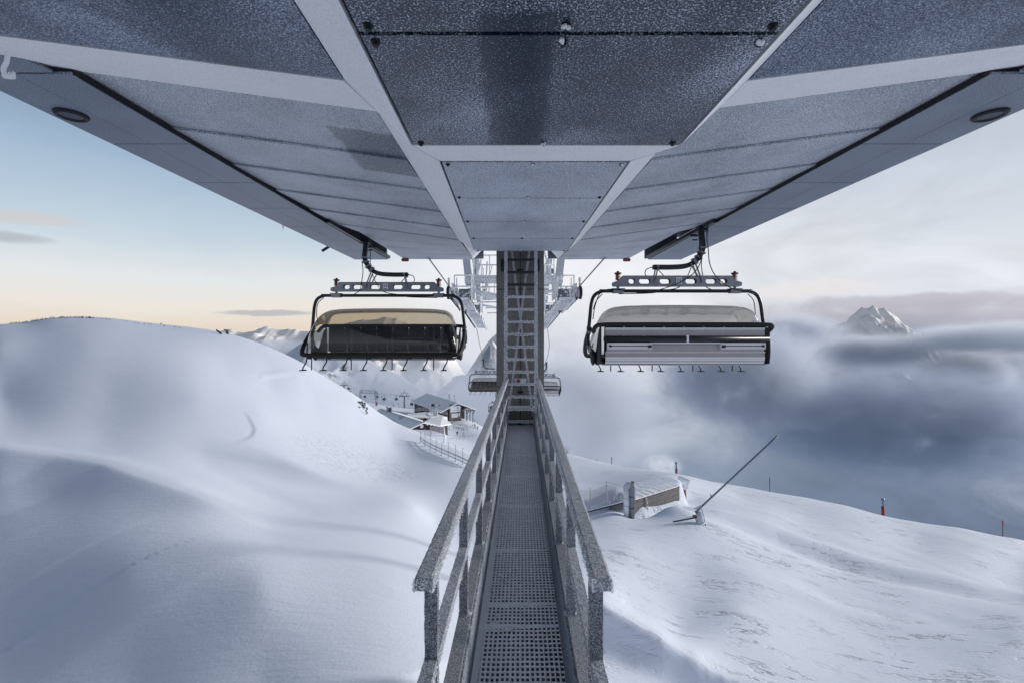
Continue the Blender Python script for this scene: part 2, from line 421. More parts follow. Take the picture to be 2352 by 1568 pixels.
def snow(name, tint=(.69, .74, .83), chips=0.0, fine=.10):
    m, t, b = mat(name)
    tcn = t.new('ShaderNodeTexCoord').outputs['Object']
    n = t.noise(tcn, .25, 5.0, .6)
    t.link(t.mix(n, tuple(x * .96 for x in tint), tuple(min(.92, x * 1.03) for x in tint)), b.inputs['Base Color'])
    b.inputs['Roughness'].default_value = .62; b.inputs['Specular IOR Level'].default_value = .2
    x, y, z = t.sep(tcn)
    rpl = t.noise(t.mapping(tcn, rot=(0, 0, R(-30)), scale=(.5, 2.6, 1.0)), 1.5, 5.0, .6, .4)
    h = t.math('ADD', t.math('MULTIPLY', t.noise(tcn, 9.0, 6.0, .7), .016 * fine * 10), t.math('MULTIPLY', rpl, .03))
    if chips:
        # wind-cut sastrugi, long along the slope to the lower right, only on the exposed right-hand flank
        st = t.mapping(tcn, rot=(0, 0, R(52)), scale=(.35, 1.3, 1.0))
        s1 = t.noise(st, .8, 5.0, .6, .3); s2 = t.noise(st, 3.0, 4.0, .6, .3)
        area = t.math('MULTIPLY', t.smooth(t.math('SUBTRACT', x, t.math('MULTIPLY', y, .02)), 2.0, 9.0), t.smooth(t.noise(tcn, .16, 3.0), .48, .66))
        area = t.math('ADD', area, t.math('MULTIPLY', t.smooth(x, -1.0, 5.0), .25))
        cut = t.math('MULTIPLY', t.math('MULTIPLY', t.smooth(s1, .52, .60), t.smooth(s2, .40, .60)), .10 * chips)
        rip = t.math('MULTIPLY', s2, .020 * chips)
        h = t.math('ADD', h, t.math('MULTIPLY', t.math('SUBTRACT', rip, cut), area))
        # a patch of broken wind crust on the hill
        qx = t.math('DIVIDE', t.math('ADD', x, 18.0), 9.0); qy = t.math('DIVIDE', t.math('SUBTRACT', y, 55.0), 12.0)
        pm = t.math('SUBTRACT', 1.0, t.smooth(t.math('ADD', t.math('MULTIPLY', qx, qx), t.math('MULTIPLY', qy, qy)), .1, 1.0))
        cr = t.noise(t.mapping(tcn, rot=(0, 0, R(20)), scale=(.9, 2.2, 1)), 1.3, 4.0, .6, .4)
        h = t.math('ADD', h, t.math('MULTIPLY', t.math('MULTIPLY', t.smooth(cr, .48, .64), pm), .05))
        # groomed lines far out on the piste
        gr = t.noise(t.mapping(tcn, rot=(0, 0, R(30)), scale=(.05, 1.6, .3)), 1.0, 4.0, .6)
        h = t.math('ADD', h, t.math('MULTIPLY', t.math('MULTIPLY', gr, .22), t.math('MULTIPLY', t.smooth(y, 40, 60), t.smooth(x, 14, 26))))
    nb = bump(t, b, h, 1.0, 1.0)
    return m
M['snow'] = snow('wind-packed snow', chips=1.0)
M['snow_roof'] = snow('snow on roofs', (.88, .90, .93), 0, .06)

def wood(name, a, bcol):
    m, t, b = mat(name)
    tcn = t.new('ShaderNodeTexCoord').outputs['Object']
    n = t.noise(t.mapping(tcn, scale=(3.0, 3.0, .4)), 2.0, 5.0, .6)
    t.link(t.mix(n, a, bcol), b.inputs['Base Color']); b.inputs['Roughness'].default_value = .8
    return m
M['wood_dark'] = wood('dark weathered boards', (.028, .020, .018), (.075, .055, .05))
M['wood_grey'] = wood('grey weathered boards', (.12, .11, .105), (.22, .205, .20))

def brickwork():
    m, t, b = mat('concrete block masonry')
    ox, oy, oz = t.sep(t.new('ShaderNodeTexCoord').outputs['Object'])
    cx = t.new('ShaderNodeCombineXYZ'); t.link(ox, cx.inputs[0]); t.link(oz, cx.inputs[1]); tcn = cx.outputs[0]
    br = t.new('ShaderNodeTexBrick'); t.link(tcn, br.inputs['Vector'])
    br.inputs['Color1'].default_value = (.20, .185, .175, 1); br.inputs['Color2'].default_value = (.15, .14, .135, 1); br.inputs['Mortar'].default_value = (.075, .07, .068, 1)
    br.inputs['Scale'].default_value = 1.0; br.inputs['Brick Width'].default_value = 1.6; br.inputs['Row Height'].default_value = .52
    br.inputs['Mortar Size'].default_value = .03
    n = t.noise(tcn, 3.0, 6.0, .65)
    t.link(t.mix(t.smooth(n, .35, .7), br.outputs[0], t.mix(.5, br.outputs[0], (.26, .245, .235))), b.inputs['Base Color'])
    b.inputs['Roughness'].default_value = .9
    bump(t, b, n, .4, .02)
    return m
M['block'] = brickwork()

def glassy(name, tint, gloss=.10, haze=.14):
    m = bpy.data.materials.new(name); m.use_nodes = True; m.node_tree.nodes.clear(); t = NT(m.node_tree)
    o = t.new('ShaderNodeOutputMaterial'); tr = t.new('ShaderNodeBsdfTransparent'); gl = t.new('ShaderNodeBsdfGlossy'); mx = t.new('ShaderNodeMixShader')
    tcn = t.new('ShaderNodeTexCoord').outputs['Object']
    sp = t.smooth(t.noise(tcn, 22.0, 2.0), .70, .74)
    t.link(t.mix(t.math('MULTIPLY', sp, .6), tint, (.25, .25, .25)), tr.inputs[0])
    gl.inputs['Roughness'].default_value = .06; gl.inputs[0].default_value = (.9, .9, .9, 1)
    fr = t.new('ShaderNodeFresnel'); fr.inputs[0].default_value = 1.45
    t.link(t.math('ADD', t.math('MULTIPLY', fr.outputs[0], .75), gloss * .3), mx.inputs[0])
    df = t.new('ShaderNodeBsdfTranslucent'); df.inputs[0].default_value = (.86, .84, .80, 1); m2 = t.new('ShaderNodeMixShader'); m2.inputs[0].default_value = haze
    t.link(tr.outputs[0], m2.inputs[1]); t.link(df.outputs[0], m2.inputs[2])
    t.link(m2.outputs[0], mx.inputs[1]); t.link(gl.outputs[0], mx.inputs[2]); t.link(mx.outputs[0], o.inputs[0])
    return m
M['bubble'] = glassy('amber tinted bubble', (.76, .72, .635), .10, .03)
M['bubble_far'] = glassy('rimed grey bubble', (.72, .72, .72), .06, .12)
M['bubble_grey'] = glassy('grey hazed bubble', (.77, .745, .70), .06, .62)
M['bubble_frost'] = plain('frosted bubble', (.36, .36, .37), .45, 0, .12, 3)
M['window'] = plain('window glass', (.03, .04, .055), .1, 0, .1)
M['gondola'] = plain('grey-blue cabin', (.12, .17, .22), .3, .2, .2, 3)
M['gondola_glass'] = plain('cabin glazing', (.045, .07, .095), .12, 0, .2, 3)
M['jacket_dark'] = plain('dark jacket', (.02, .022, .03), .8)
M['jacket_yellow'] = plain('yellow jacket', (.5, .38, .08), .8)
M['jacket_grey'] = plain('grey jacket', (.25, .28, .33), .8)
M['trousers_red'] = plain('dark red trousers', (.12, .02, .025), .8)
M['skin'] = plain('skin', (.55, .36, .28), .6)
M['net'] = plain('rimed netting', (.42, .43, .47), .9)
M['orange_net'] = plain('safety netting', (.40, .30, .31), .9)
M['bark'] = plain('dark twigs', (.02, .02, .022), .9)

# ------------------------------------------------------------------ ground: one snow sheet
# Control points: (view pixel, distance); the height field is interpolated between them in (direction, log distance).
GP = [
    # near snow, left to right
    (-400, 1568, 13.5), (0, 1568, 12.5), (300, 1568, 11.5), (600, 1568, 10.6), (950, 1568, 10.5), (1180, 1568, 13.0), (1400, 1568, 17.0), (1600, 1568, 19.2),
    (1690, 1568, 20.0), (2352, 1568, 24), (2800, 1568, 26),
    (-400, 1250, 21), (0, 1300, 18.5), (300, 1300, 17), (600, 1350, 14.8), (900, 1350, 16.5),
    # the shelf of snow on the left
    (-400, 1060, 27), (0, 1060, 28), (232, 1085, 27.5), (469, 1150, 25), (620, 1212, 24), (800, 1150, 36), (950, 1165, 38),
    (-400, 985, 37), (0, 990, 38), (232, 1005, 38.5), (469, 1045, 38), (620, 1085, 38.5),
    (-400, 900, 49), (0, 905, 50), (250, 905, 50), (450, 915, 51), (600, 960, 52), (750, 1030, 54), (880, 1090, 54),
    # left hill up to its crest
    (-400, 800, 58), (0, 800, 60), (200, 795, 62), (400, 815, 64), (520, 845, 66), (620, 880, 68), (720, 920, 70), (820, 970, 72), (900, 1010, 74),
    (-400, 775, 72), (0, 746, 76), (60, 743, 77), (110, 733, 78), (180, 729, 80), (260, 733, 81), (340, 743, 82), (420, 752, 82), (500, 764, 82), (560, 780, 82), (610, 798, 82), (660, 820, 82),
    (700, 840, 82), (760, 876, 83), (810, 905, 83), (850, 935, 83), (890, 962, 83), (930, 983, 82), (965, 1000, 80),
    # hidden lee side of the hill
    (-400, 830, 105), (0, 800, 110), (180, 790, 115), (340, 800, 115), (500, 830, 115), (610, 870, 115), (700, 905, 112), (780, 935, 110), (850, 962, 105), (900, 985, 100),
    (0, 960, 160), (340, 960, 160), (610, 980, 160), (0, 1300, 300), (-400, 1300, 300), (340, 1300, 300), (600, 1250, 300),
    # fence line and the slope below the hut
    (965, 1018, 76), (1015, 1041.5, 70), (1062, 1065, 64.6), (1030, 1110, 52), (1000, 1200, 38), (1090, 1080, 62),
    (960, 1003, 100), (1000, 1010, 115), (1060, 1028, 118), (1095, 1040, 115),
    (985, 989, 146), (1010, 992, 150), (1028, 1001, 150), (1050, 1000, 172), (1085, 978, 188), (1035, 966, 194), (1062, 963, 196), (1095, 977, 192),
    (945, 985, 150), (880, 950, 170), (930, 960, 200), (865, 931, 232), (830, 928, 232), (930, 946, 300), (980, 940, 300), (790, 915, 240),
    (1020, 952, 250), (1080, 966, 215), (1110, 985, 190), (1130, 1000, 180), (1160, 1010, 170),
    (865, 975, 380), (930, 985, 400), (1020, 1010, 380), (1090, 1030, 300), (1130, 1060, 280), (790, 990, 380),
    (865, 1200, 700), (1020, 1250, 700), (700, 1300, 600), (1130, 1350, 500),
    # right-hand flank under and beyond the bridge
    (1180, 1300, 30), (1200, 1150, 48), (1180, 1080, 75), (1220, 1045, 120), (1250, 1035, 135),
    (1390, 1402, 21), (1460, 1438, 20.8), (1520, 1471, 20.5), (1600, 1516, 20.3),
    (1300, 1360, 23), (1450, 1395, 25), (1560, 1450, 24.5), 
    (1340, 1250, 36), (1450, 1260, 36), (1700, 1400, 28), (2352, 1450, 30),
    (1600, 1290, 37), (2352, 1400, 37),
    (1293, 1168, 51), (1356, 1182, 50), (1394, 1170, 50), (1454, 1181, 49.5), (1470, 1176, 50.4), (1500, 1170, 51.4), (1530, 1162, 52.8), (1556, 1157, 54.0), (1600, 1195, 47), (1540, 1200, 46),
    (1650, 1215, 46), (1750, 1250, 46), (1900, 1310, 44), (2100, 1345, 43), (2352, 1375, 43),
    (1572, 1146, 60), (1650, 1160, 58), (1750, 1190, 56), (1900, 1240, 55), (2100, 1285, 54), (2352, 1325, 54),
    (1300, 1120, 66), (1380, 1118, 66), (1454, 1112, 64), (1560, 1108, 64), (1480, 1132, 56), (1400, 1140, 57),
    (1310, 1042, 130), (1360, 1055, 122), (1405, 1067, 116), (1480, 1081, 108), (1553, 1093, 100), (1600, 1102, 96), (1680, 1112, 92), (1768, 1128, 88), (1850, 1141, 86),
    (1940, 1160, 84), (2028, 1184, 82), (2100, 1198, 80), (2200, 1212, 78), (2303, 1232, 76), (2352, 1240, 76), (2800, 1330, 70),
    (1850, 1180, 68), (2100, 1235, 66), (2352, 1275, 64), (1700, 1140, 72),
    (1310, 1080, 180), (1405, 1110, 160), (1553, 1145, 140), (1700, 1180, 130), (1850, 1230, 120), (2028, 1280, 115), (2200, 1320, 110), (2352, 1360, 105), (2800, 1480, 100),
    (1310, 1300, 400), (1553, 1500, 300), (1850, 1700, 260), (2352, 1900, 220), (2800, 2000, 220),
]
_gp = np.array(GP, float)
_ga = (_gp[:, 0] - VX) / F
_gb = np.log(_gp[:, 2])
_gs = (VY - _gp[:, 1]) / F
KA, KB = 1.7, 0.75
_pts = np.stack([_ga * KA, _gb * KB], 1)
def _phi(r):
    return np.where(r > 1e-9, r * r * np.log(np.maximum(r, 1e-9)), 0.0)
_D = np.linalg.norm(_pts[:, None] - _pts[None], axis=2)
_n = len(_pts)
_A = np.zeros((_n + 3, _n + 3)); _A[:_n, :_n] = _phi(_D) + np.eye(_n) * 8e-4
_A[:_n, _n] = 1; _A[:_n, _n + 1:] = _pts; _A[_n, :_n] = 1; _A[_n + 1:, :_n] = _pts.T
_wt = np.linalg.solve(_A, np.concatenate([_gs, [0, 0, 0]]))

def _poly_dist(x, y, poly):
    """Signed distance to an open polyline (positive on its left) and the position along it."""
    best = np.full(x.shape, 1e9); sgn = np.ones(x.shape); al = np.zeros(x.shape); n = len(poly) - 1
    for i in range(n):
        (ax, ay), (bx, by) = poly[i], poly[i + 1]
        ux, uy = bx - ax, by - ay; L = math.hypot(ux, uy)
        t = np.clip(((x - ax) * ux + (y - ay) * uy) / (L * L), 0, 1)
        ddx, ddy = x - (ax + t * ux), y - (ay + t * uy); d = np.hypot(ddx, ddy)
        side = np.sign(ux * (y - ay) - uy * (x - ax))
        upd = d < best
        best = np.where(upd, d, best); sgn = np.where(upd, side, sgn); al = np.where(upd, (i + t) / n, al)
    return best * sgn, al

def _vnoise(x, y, seed):
    r = np.random.default_rng(seed); tab = r.random((256, 256))
    xi, yi = np.floor(x).astype(int), np.floor(y).astype(int); fx, fy = x - xi, y - yi
    fx = fx * fx * (3 - 2 * fx); fy = fy * fy * (3 - 2 * fy)
    g = lambda a, b_: tab[a & 255, b_ & 255]
    return (g(xi, yi) * (1 - fx) + g(xi + 1, yi) * fx) * (1 - fy) + (g(xi, yi + 1) * (1 - fx) + g(xi + 1, yi + 1) * fx) * fy

def _xy(px, py, d):
    p = P(px, py, d); return (p.x, p.y)
LIP = [_xy(556, 870, 52), _xy(568, 889, 51), _xy(576, 920, 49.5), _xy(583, 950, 48), _xy(577, 985, 46), _xy(556, 1012, 44), _xy(535, 1025, 43)]
LIP2 = [_xy(560, 872, 68), _xy(605, 895 - 40, 68), _xy(650, 850, 72), _xy(672, 862, 74), _xy(690, 880, 74)]
GROOVE = [_xy(440, 1040, 36), _xy(540, 1095, 34), _xy(640, 1155, 32), _xy(760, 1210, 30)]
TRACK = [_xy(1640, 1190, 50), _xy(1800, 1250, 49), _xy(2000, 1330, 46), _xy(2352, 1440, 42)]
CREST = [_xy(-420, 1012, 31), _xy(0, 1016, 30.5), _xy(133, 1027, 30), _xy(232, 1051, 29), _xy(332, 1100, 27), _xy(469, 1150, 25), _xy(620, 1212, 23.5), _xy(760, 1275, 22)]
EDGE = [_xy(1300, 1362, 22.0), _xy(1390, 1402, 21.2), _xy(1460, 1438, 20.8), _xy(1520, 1471, 20.5), _xy(1600, 1516, 20.2), _xy(1690, 1568, 20.0), _xy(1830, 1660, 19.4)]
BAND = [_xy(1590, 1300, 36), _xy(1760, 1330, 35), _xy(1960, 1400, 33), _xy(2300, 1500, 29)]
MOUND = P(1535, 1165, 49.6)
WALL_A, WALL_B = P(1454, 1146, 50.2), P(1560.7, 1113.8, 55.0)
WALL_FOOT = [(WALL_A.x - .6, WALL_A.y - 1.2), (WALL_B.x - .2, WALL_B.y - .9)]
BACKFILL = [(WALL_A.x + .3, WALL_A.y + 2.6), (WALL_B.x - .8, WALL_B.y + 2.4)]

def ground(x, y):
    x = np.asarray(x, float); y = np.asarray(y, float)
    ye = np.maximum(y, 8.5); a = np.clip(x / ye, -1.5, 1.5)
    b = np.log(np.minimum(ye, 700.0))
    q = np.stack([a.ravel() * KA, b.ravel() * KB], 1)
    s = np.zeros(len(q))
    for i0 in range(0, len(q), 20000):
        qq = q[i0:i0 + 20000]
        d = np.linalg.norm(qq[:, None] - _pts[None], axis=2)
        s[i0:i0 + 20000] = _phi(d) @ _wt[:_n] + _wt[_n] + qq @ _wt[_n + 1:]
    z = s.reshape(x.shape) * np.minimum(ye, 700.0)
    # the slope climbs gently behind the station
    z = z + np.where(y < 8.5, (8.5 - y) * .03, 0)
    # wind lip on the hill: high to its left, a short steep face to its right
    for poly, hgt, wid, sharp in ():
        d, al = _poly_dist(x, y, poly)
        prof = np.where(d > 0, np.exp(-(d / wid) ** 2), 0.5 - 0.5 * np.tanh((-d - sharp) / (sharp * .6))) - .35 * np.exp(-((d + .5) / .45) ** 2)
        z = z + hgt * prof * np.clip(np.sin(np.clip(al, 0, 1) * math.pi), 0, 1) ** .5
    d, al = _poly_dist(x, y, LIP)
    tp = np.clip(np.sin(np.clip(al, 0, 1) * math.pi), 0, 1) ** .6
    stp = .5 + .5 * np.tanh((d - .05) / .12)                     # the right side stands higher and shades a strip on its left
    z = z + tp * (.085 * stp * np.exp(-np.clip(d, 0, None) / 2.4) - .05 * (1 - stp) * np.exp(-np.clip(-d, 0, None) / 1.6))
    d, al = _poly_dist(x, y, LIP2)
    z = z - .16 * np.exp(-(d / .25) ** 2) * np.clip(np.sin(np.clip(al, 0, 1) * math.pi), 0, 1) + .14 * np.exp(-((d - .9) / 1.0) ** 2) * np.clip(np.sin(np.clip(al, 0, 1) * math.pi), 0, 1)
    # drift face: the snow on the camera side of this line drops away and slowly recovers
    d, al = _poly_dist(x, y, CREST)
    s_ = np.clip(-d, 0, None); tp = np.clip((1 - al) / .55, 0, 1) ** 1.2
    z = z - 2.1 * tp * (1 - np.exp(-(s_ / 2.4) ** 1.4)) * np.exp(-s_ / 15.0) + .22 * tp * np.exp(-((d - .8) / 1.6) ** 2)
    d, al = _poly_dist(x, y, GROOVE)
    z = z - .14 * np.exp(-(d / 1.4) ** 2) * np.sin(np.clip(al, 0, 1) * math.pi)
    d, al = _poly_dist(x, y, TRACK)
    tp = np.sin(np.clip(al * .75 + .1, 0, 1) * math.pi)
    z = z + (-.60 * np.exp(-(d / 2.2) ** 2) + .35 * np.exp(-((d - 4.2) / 2.0) ** 2)) * tp
    d, al = _poly_dist(x, y, EDGE)
    s_ = np.clip(-d, 0, None)
    z = z - 1.75 * (1 - np.exp(-(s_ / .75) ** 1.3)) * np.exp(-s_ / 10.0) * np.clip(al * 6, 0, 1) + .14 * np.exp(-((d - .5) / .9) ** 2)
    d, al = _poly_dist(x, y, BAND)
    z = z + .22 * np.exp(-(d / 2.0) ** 2) * np.sin(np.clip(al, 0, 1) * math.pi)
    z = z + .75 * np.exp(-((x - MOUND.x - .5) / 2.2) ** 2 - ((y - MOUND.y) / 1.5) ** 2)
    d, al = _poly_dist(x, y, BACKFILL)
    k_ = np.exp(-np.maximum(np.abs(d) - 1.2, 0) ** 2 / 8.0) * np.clip((d + 2.6) / .8, 0, 1)
    z = z * (1 - k_) + np.maximum(z, -18.0 + .05) * k_
    d, al = _poly_dist(x, y, WALL_FOOT)
    z = z - 1.25 * np.exp(-(d / 1.15) ** 2) * np.clip(np.sin(np.clip(al * .8 + .12, 0, 1) * math.pi), 0, 1)
    # broad undulation and small wind relief
    z = z + (_vnoise(x / 13, y / 9, 8) - .5) * .30 * np.clip((x - 1) / 8, 0, 1) + (_vnoise(x / 7, y / 7, 3) - .5) * .16 * np.clip((x + 12) / 20, .25, 1) + (_vnoise(x / 2.3, y / 3.1, 4) - .5) * .07 * np.clip((x + 4) / 10, .1, 1)
    return z

def gz(x, y): return float(ground(np.array([x]), np.array([y]))[0])

def on_ground(px, py_guess, d):
    """A ground point at distance d in the direction of view column px."""
    x = (px - VX) / F * d
    return Vector((x, d, gz(x, d)))

def build_ground():
    # polar grid about the camera: fine inside the field of view, coarse behind
    az = np.concatenate([np.linspace(-math.pi, R(-60), 40, endpoint=False), np.linspace(R(-60), R(60), 760), np.linspace(R(60), math.pi, 41)[1:]])
    rr = np.concatenate([[0.5, 4.0], np.geomspace(7.0, 130, 330), np.geomspace(132, 700, 90)])
    A, Rr = np.meshgrid(az, rr)
    x, y = np.sin(A) * Rr, np.cos(A) * Rr
    z = ground(x, y)
    na, nr = len(az), len(rr)
    co = np.stack([x, y, z], 2).reshape(-1, 3)
    i, j = np.meshgrid(np.arange(nr - 1), np.arange(na - 1), indexing='ij')
    fa = np.stack([i * na + j, i * na + j + 1, (i + 1) * na + j + 1, (i + 1) * na + j], 2).reshape(-1, 4)[:, ::-1]
    me = bpy.data.meshes.new('ground')
    me.vertices.add(len(co)); me.vertices.foreach_set('co', co.ravel())
    me.loops.add(fa.size); me.loops.foreach_set('vertex_index', fa.ravel())
    me.polygons.add(len(fa)); me.polygons.foreach_set('loop_start', np.arange(0, fa.size, 4)); me.polygons.foreach_set('loop_total', np.full(len(fa), 4))
    me.polygons.foreach_set('use_smooth', np.ones(len(fa), bool))
    me.update(); me.validate()
    me.materials.append(M['snow'])
    o = bpy.data.objects.new('ground', me); COL.objects.link(o)
    tag(o, kind='structure')
    return o
build_ground()


# ------------------------------------------------------------------ far mountains
def mountain_mat(name, snow_c, rock_c, thr):
    m, t, b = mat(name)
    g = t.new('ShaderNodeNewGeometry'); nx, ny, nz = t.sep(g.outputs['Normal'])
    tcn = t.new('ShaderNodeTexCoord').outputs['Object']
    n = t.noise(tcn, .012, 8.0, .65); n_ = t.noise(t.mapping(tcn, scale=(1, 1, .3)), .03, 6.0, .6)
    f = t.smooth(t.math('ADD', nz, t.math('MULTIPLY', t.math('SUBTRACT', t.math('ADD', t.math('MULTIPLY', n, .6), t.math('MULTIPLY', n_, .4)), .5), 1.2)), thr - .10, thr + .10)
    t.link(t.mix(f, rock_c, snow_c), b.inputs['Base Color']); b.inputs['Roughness'].default_value = .8
    return m
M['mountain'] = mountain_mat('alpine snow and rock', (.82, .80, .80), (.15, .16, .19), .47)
M['mountain_lit'] = mountain_mat('sunlit alpine snow', (.97, .92, .88), (.55, .52, .52), .26)  # warm sunlight put into the snow and rock colours
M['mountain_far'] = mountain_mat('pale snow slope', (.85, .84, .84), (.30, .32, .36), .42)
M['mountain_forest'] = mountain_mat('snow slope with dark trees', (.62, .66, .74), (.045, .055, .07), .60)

def mountain(name, d, profile, depth, base, seed, m, rough=1.0, nx=190, ny=80, crest_amp=.12):
    """A ridge whose skyline follows 'profile' (view pixels) at distance d, falling away on both sides to 'base'."""
    px = np.array([p[0] for p in profile], float); py = np.array([p[1] for p in profile], float)
    u = np.linspace(px[0], px[-1], nx); crest = (VY - np.interp(u, px, py)) / F * d
    t = np.linspace(-1, 1, ny)
    U, T = np.meshgrid(u, t); X = (U - VX) / F * d; Y = d + T * depth
    H = np.interp(U, u, crest) - base
    edge = np.clip(np.minimum(U - px[0], px[-1] - U) / ((px[-1] - px[0]) * .12), 0, 1)
    fall = np.clip(1 - np.abs(T), 0, 1) ** 1.15
    Z = base + H * fall
    amp = rough * np.clip(np.abs(T) * 3, crest_amp, 1)
    for k, sc_n in enumerate((700, 330, 150, 70, 36)):
        nn = 1 - np.abs(2 * _vnoise(X / sc_n + 40 + k * 7, Y / sc_n + seed * 13 + k * 3, seed + k) - 1)
        Z = Z + (nn - .55) * sc_n * .42 * amp * edge
    co = np.stack([X, Y, Z], 2).reshape(-1, 3)
    i, j = np.meshgrid(np.arange(ny - 1), np.arange(nx - 1), indexing='ij')
    fa = np.stack([i * nx + j, i * nx + j + 1, (i + 1) * nx + j + 1, (i + 1) * nx + j], 2).reshape(-1, 4)
    me = bpy.data.meshes.new(name); me.from_pydata(co.tolist(), [], fa.tolist()); me.materials.append(m)
    me.polygons.foreach_set('use_smooth', np.ones(len(me.polygons), bool))
    o = bpy.data.objects.new(name, me); COL.objects.link(o); tag(o, kind='structure')
    return o
mountain('mountain', 7000, [(420, 800), (470, 775), (505, 766), (530, 763), (545, 768), (570, 765), (598, 757), (610, 753), (622, 758), (640, 761), (665, 759), (690, 765), (715, 762), (745, 752), (775, 742), (805, 735), (835, 728), (850, 730), (885, 726),
                           (905, 736), (930, 741), (955, 752), (1000, 770), (1040, 810), (1090, 905)], 1500, -900, 5, M['mountain_lit'], 1.3, 240, 80, .32)
mountain('mountain', 3200, [(500, 1035), (560, 910), (600, 862), (650, 818), (690, 790), (730, 782), (790, 800), (860, 830), (920, 860), (990, 910), (1050, 980), (1090, 1035)], 900, -800, 9, M['mountain_forest'], .9)
mountain('mountain', 2600, [(955, 1056), (1000, 970), (1040, 905), (1070, 866), (1100, 822), (1125, 787), (1150, 757), (1180, 738), (1205, 752), (1232, 810), (1255, 900), (1270, 980), (1282, 1056)], 500, -700, 14, M['mountain_far'], 1.7)
mountain('mountain', 5200, [(1780, 905), (1860, 865), (1915, 805), (1935, 758), (1955, 733), (1968, 722), (1979, 713), (1990, 717), (2003, 712), (2014, 719), (2029, 713), (2044, 728), (2068, 752), (2090, 800), (2120, 860), (2150, 905)], 900, -650, 33, M['mountain_lit'], 1.3, 220, 90, .30)

# low cloud filling the valley: ragged banks that thin out towards their edges
def fog_mat(dens, nscale, lo, hi_, seed, colr):
    m = bpy.data.materials.new('fog'); m.use_nodes = True; m.node_tree.nodes.clear(); t = NT(m.node_tree)
    o = t.new('ShaderNodeOutputMaterial'); v = t.new('ShaderNodeVolumePrincipled')
    tcn = t.new('ShaderNodeTexCoord').outputs['Object']
    ln = t.new('ShaderNodeVectorMath', operation='LENGTH'); t.link(tcn, ln.inputs[0])
    n = t.noise(t.mapping(tcn, loc=(seed * 3.1, seed * 1.7, seed * .9), scale=(1.5, 1, .8)), nscale, 5.0, .6, .5)
    e = t.math('ADD', ln.outputs['Value'], t.math('MULTIPLY', t.math('SUBTRACT', n, .5), .9))
    f = t.math('MULTIPLY', t.math('SUBTRACT', 1.0, t.smooth(e, .30, .98)), t.smooth(n, lo, hi_))
    t.link(t.math('MULTIPLY', f, dens), v.inputs['Density'])
    v.inputs['Color'].default_value = colr + (1,); v.inputs['Anisotropy'].default_value = .2
    t.link(v.outputs[0], o.inputs['Volume'])
    return m
def fog_bank(px, py, d, rx, ry, rz, dens, seed, nscale=1.8, lo=.30, hi_=.60, colr=(.87, .91, .98)):
    bm = bmesh.new(); bmesh.ops.create_icosphere(bm, subdivisions=3, radius=1.0)
    me = bpy.data.meshes.new('fog_bank'); bm.to_mesh(me); bm.free(); me.materials.append(fog_mat(dens, nscale, lo, hi_, seed, colr))
    o = bpy.data.objects.new('fog_bank', me); COL.objects.link(o); o.location = P(px, py, d); o.scale = (rx, ry, rz); tag(o, kind='stuff'); return o
DKF = (.66, .74, .86)
FOG = [(2080, 970, 3000, 1500, 520, 470, .0120, 1, 3.8, .38, .58, DKF), (2330, 775, 3700, 1000, 450, 170, .0085, 2, 2.8), (1700, 860, 3000, 700, 420, 430, .0140, 3, 3.4, .36, .56, (.84, .89, .98)),
       (1310, 960, 1700, 430, 300, 330, .0105, 5, 2.4, .24, .52), (960, 960, 1600, 560, 400, 260, .0075, 7, 2.4), (680, 950, 2300, 760, 400, 300, .0050, 8, 2.6), (640, 795, 4500, 700, 500, 90, .0030, 9),
       (1120, 1000, 1000, 330, 280, 200, .0085, 10), (1810, 760, 3900, 560, 400, 190, .0120, 12, 2.6), (2190, 780, 4000, 460, 300, 150, .0120, 13, 2.8), (2000, 812, 3900, 680, 300, 200, .0150, 15, 3.0, .24, .50),
       (2210, 865, 3800, 480, 300, 230, .0170, 16, 2.6, .22, .48),
       (1520, 1070, 262, 15, 9, 9, .20, 14, 2.6, .36, .62, (.97, .98, 1.0))]
for f in FOG: fog_bank(*f)


# ------------------------------------------------------------------ station roof (canopy overhead)
XS = 0.28                                       # the station's centre line lies a little to the right of the camera
def sx(sg, u): return XS + sg * u
def zf(u): return 1.856 + .13 * (u - 1.47)      # front wings
def zr_(u): return 2.29 + .135 * (u - 1.62)     # rear wings
canopy = thing('station_canopy', 'dark frosted canopy of the lift station spreading overhead across the whole top of the view', 'canopy', (XS, 6.0, 2.6))
def cslab(name, pts, t, m, bevel=0.0):
    b = MB(); b.slab(pts, t); return b.build(name, m, canopy, bevel=bevel)
E = .013
def bolt_on(panel, x, y, z, frost_lump=False):
    b = MB(); b.disc((x, y, z - .004), (0, 0, 1), .022, .008, 14); b.disc((x, y, z - .014), (0, 0, 1), .014, .018, 6)
    if frost_lump:
        for k in range(4): b.ball((x + random.uniform(-.02, .015), y - .02 + random.uniform(-.02, .01), z - .02), .011, .012, .012, 7, 1, .25)
    b.build('bolt', [M['black'], M['crystals']], panel)
def centre_panel(y0, y1, z, m, near, far):
    p = cslab('centre_panel', [(XS - .955, y0 + E, z), (XS + .955, y0 + E, z), (XS + .955, y1 - E, z), (XS - .955, y1 - E, z)], .03, m)
    o_ = .055
    for k, x in enumerate((XS - .93 + .03, XS - .02, XS + .93 - .03)):
        if near: bolt_on(p, x, y0 + o_, z, k != 0)
        if far: bolt_on(p, x, y1 - o_, z, k == 1 and random.random() < .6)
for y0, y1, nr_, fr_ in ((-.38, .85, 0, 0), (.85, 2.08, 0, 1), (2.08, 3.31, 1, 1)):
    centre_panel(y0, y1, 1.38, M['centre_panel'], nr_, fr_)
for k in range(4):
    centre_panel(4.67 + 1.23 * k, 4.67 + 1.23 * (k + 1), 1.78, M['centre_panel_rear'], k == 0, 1)
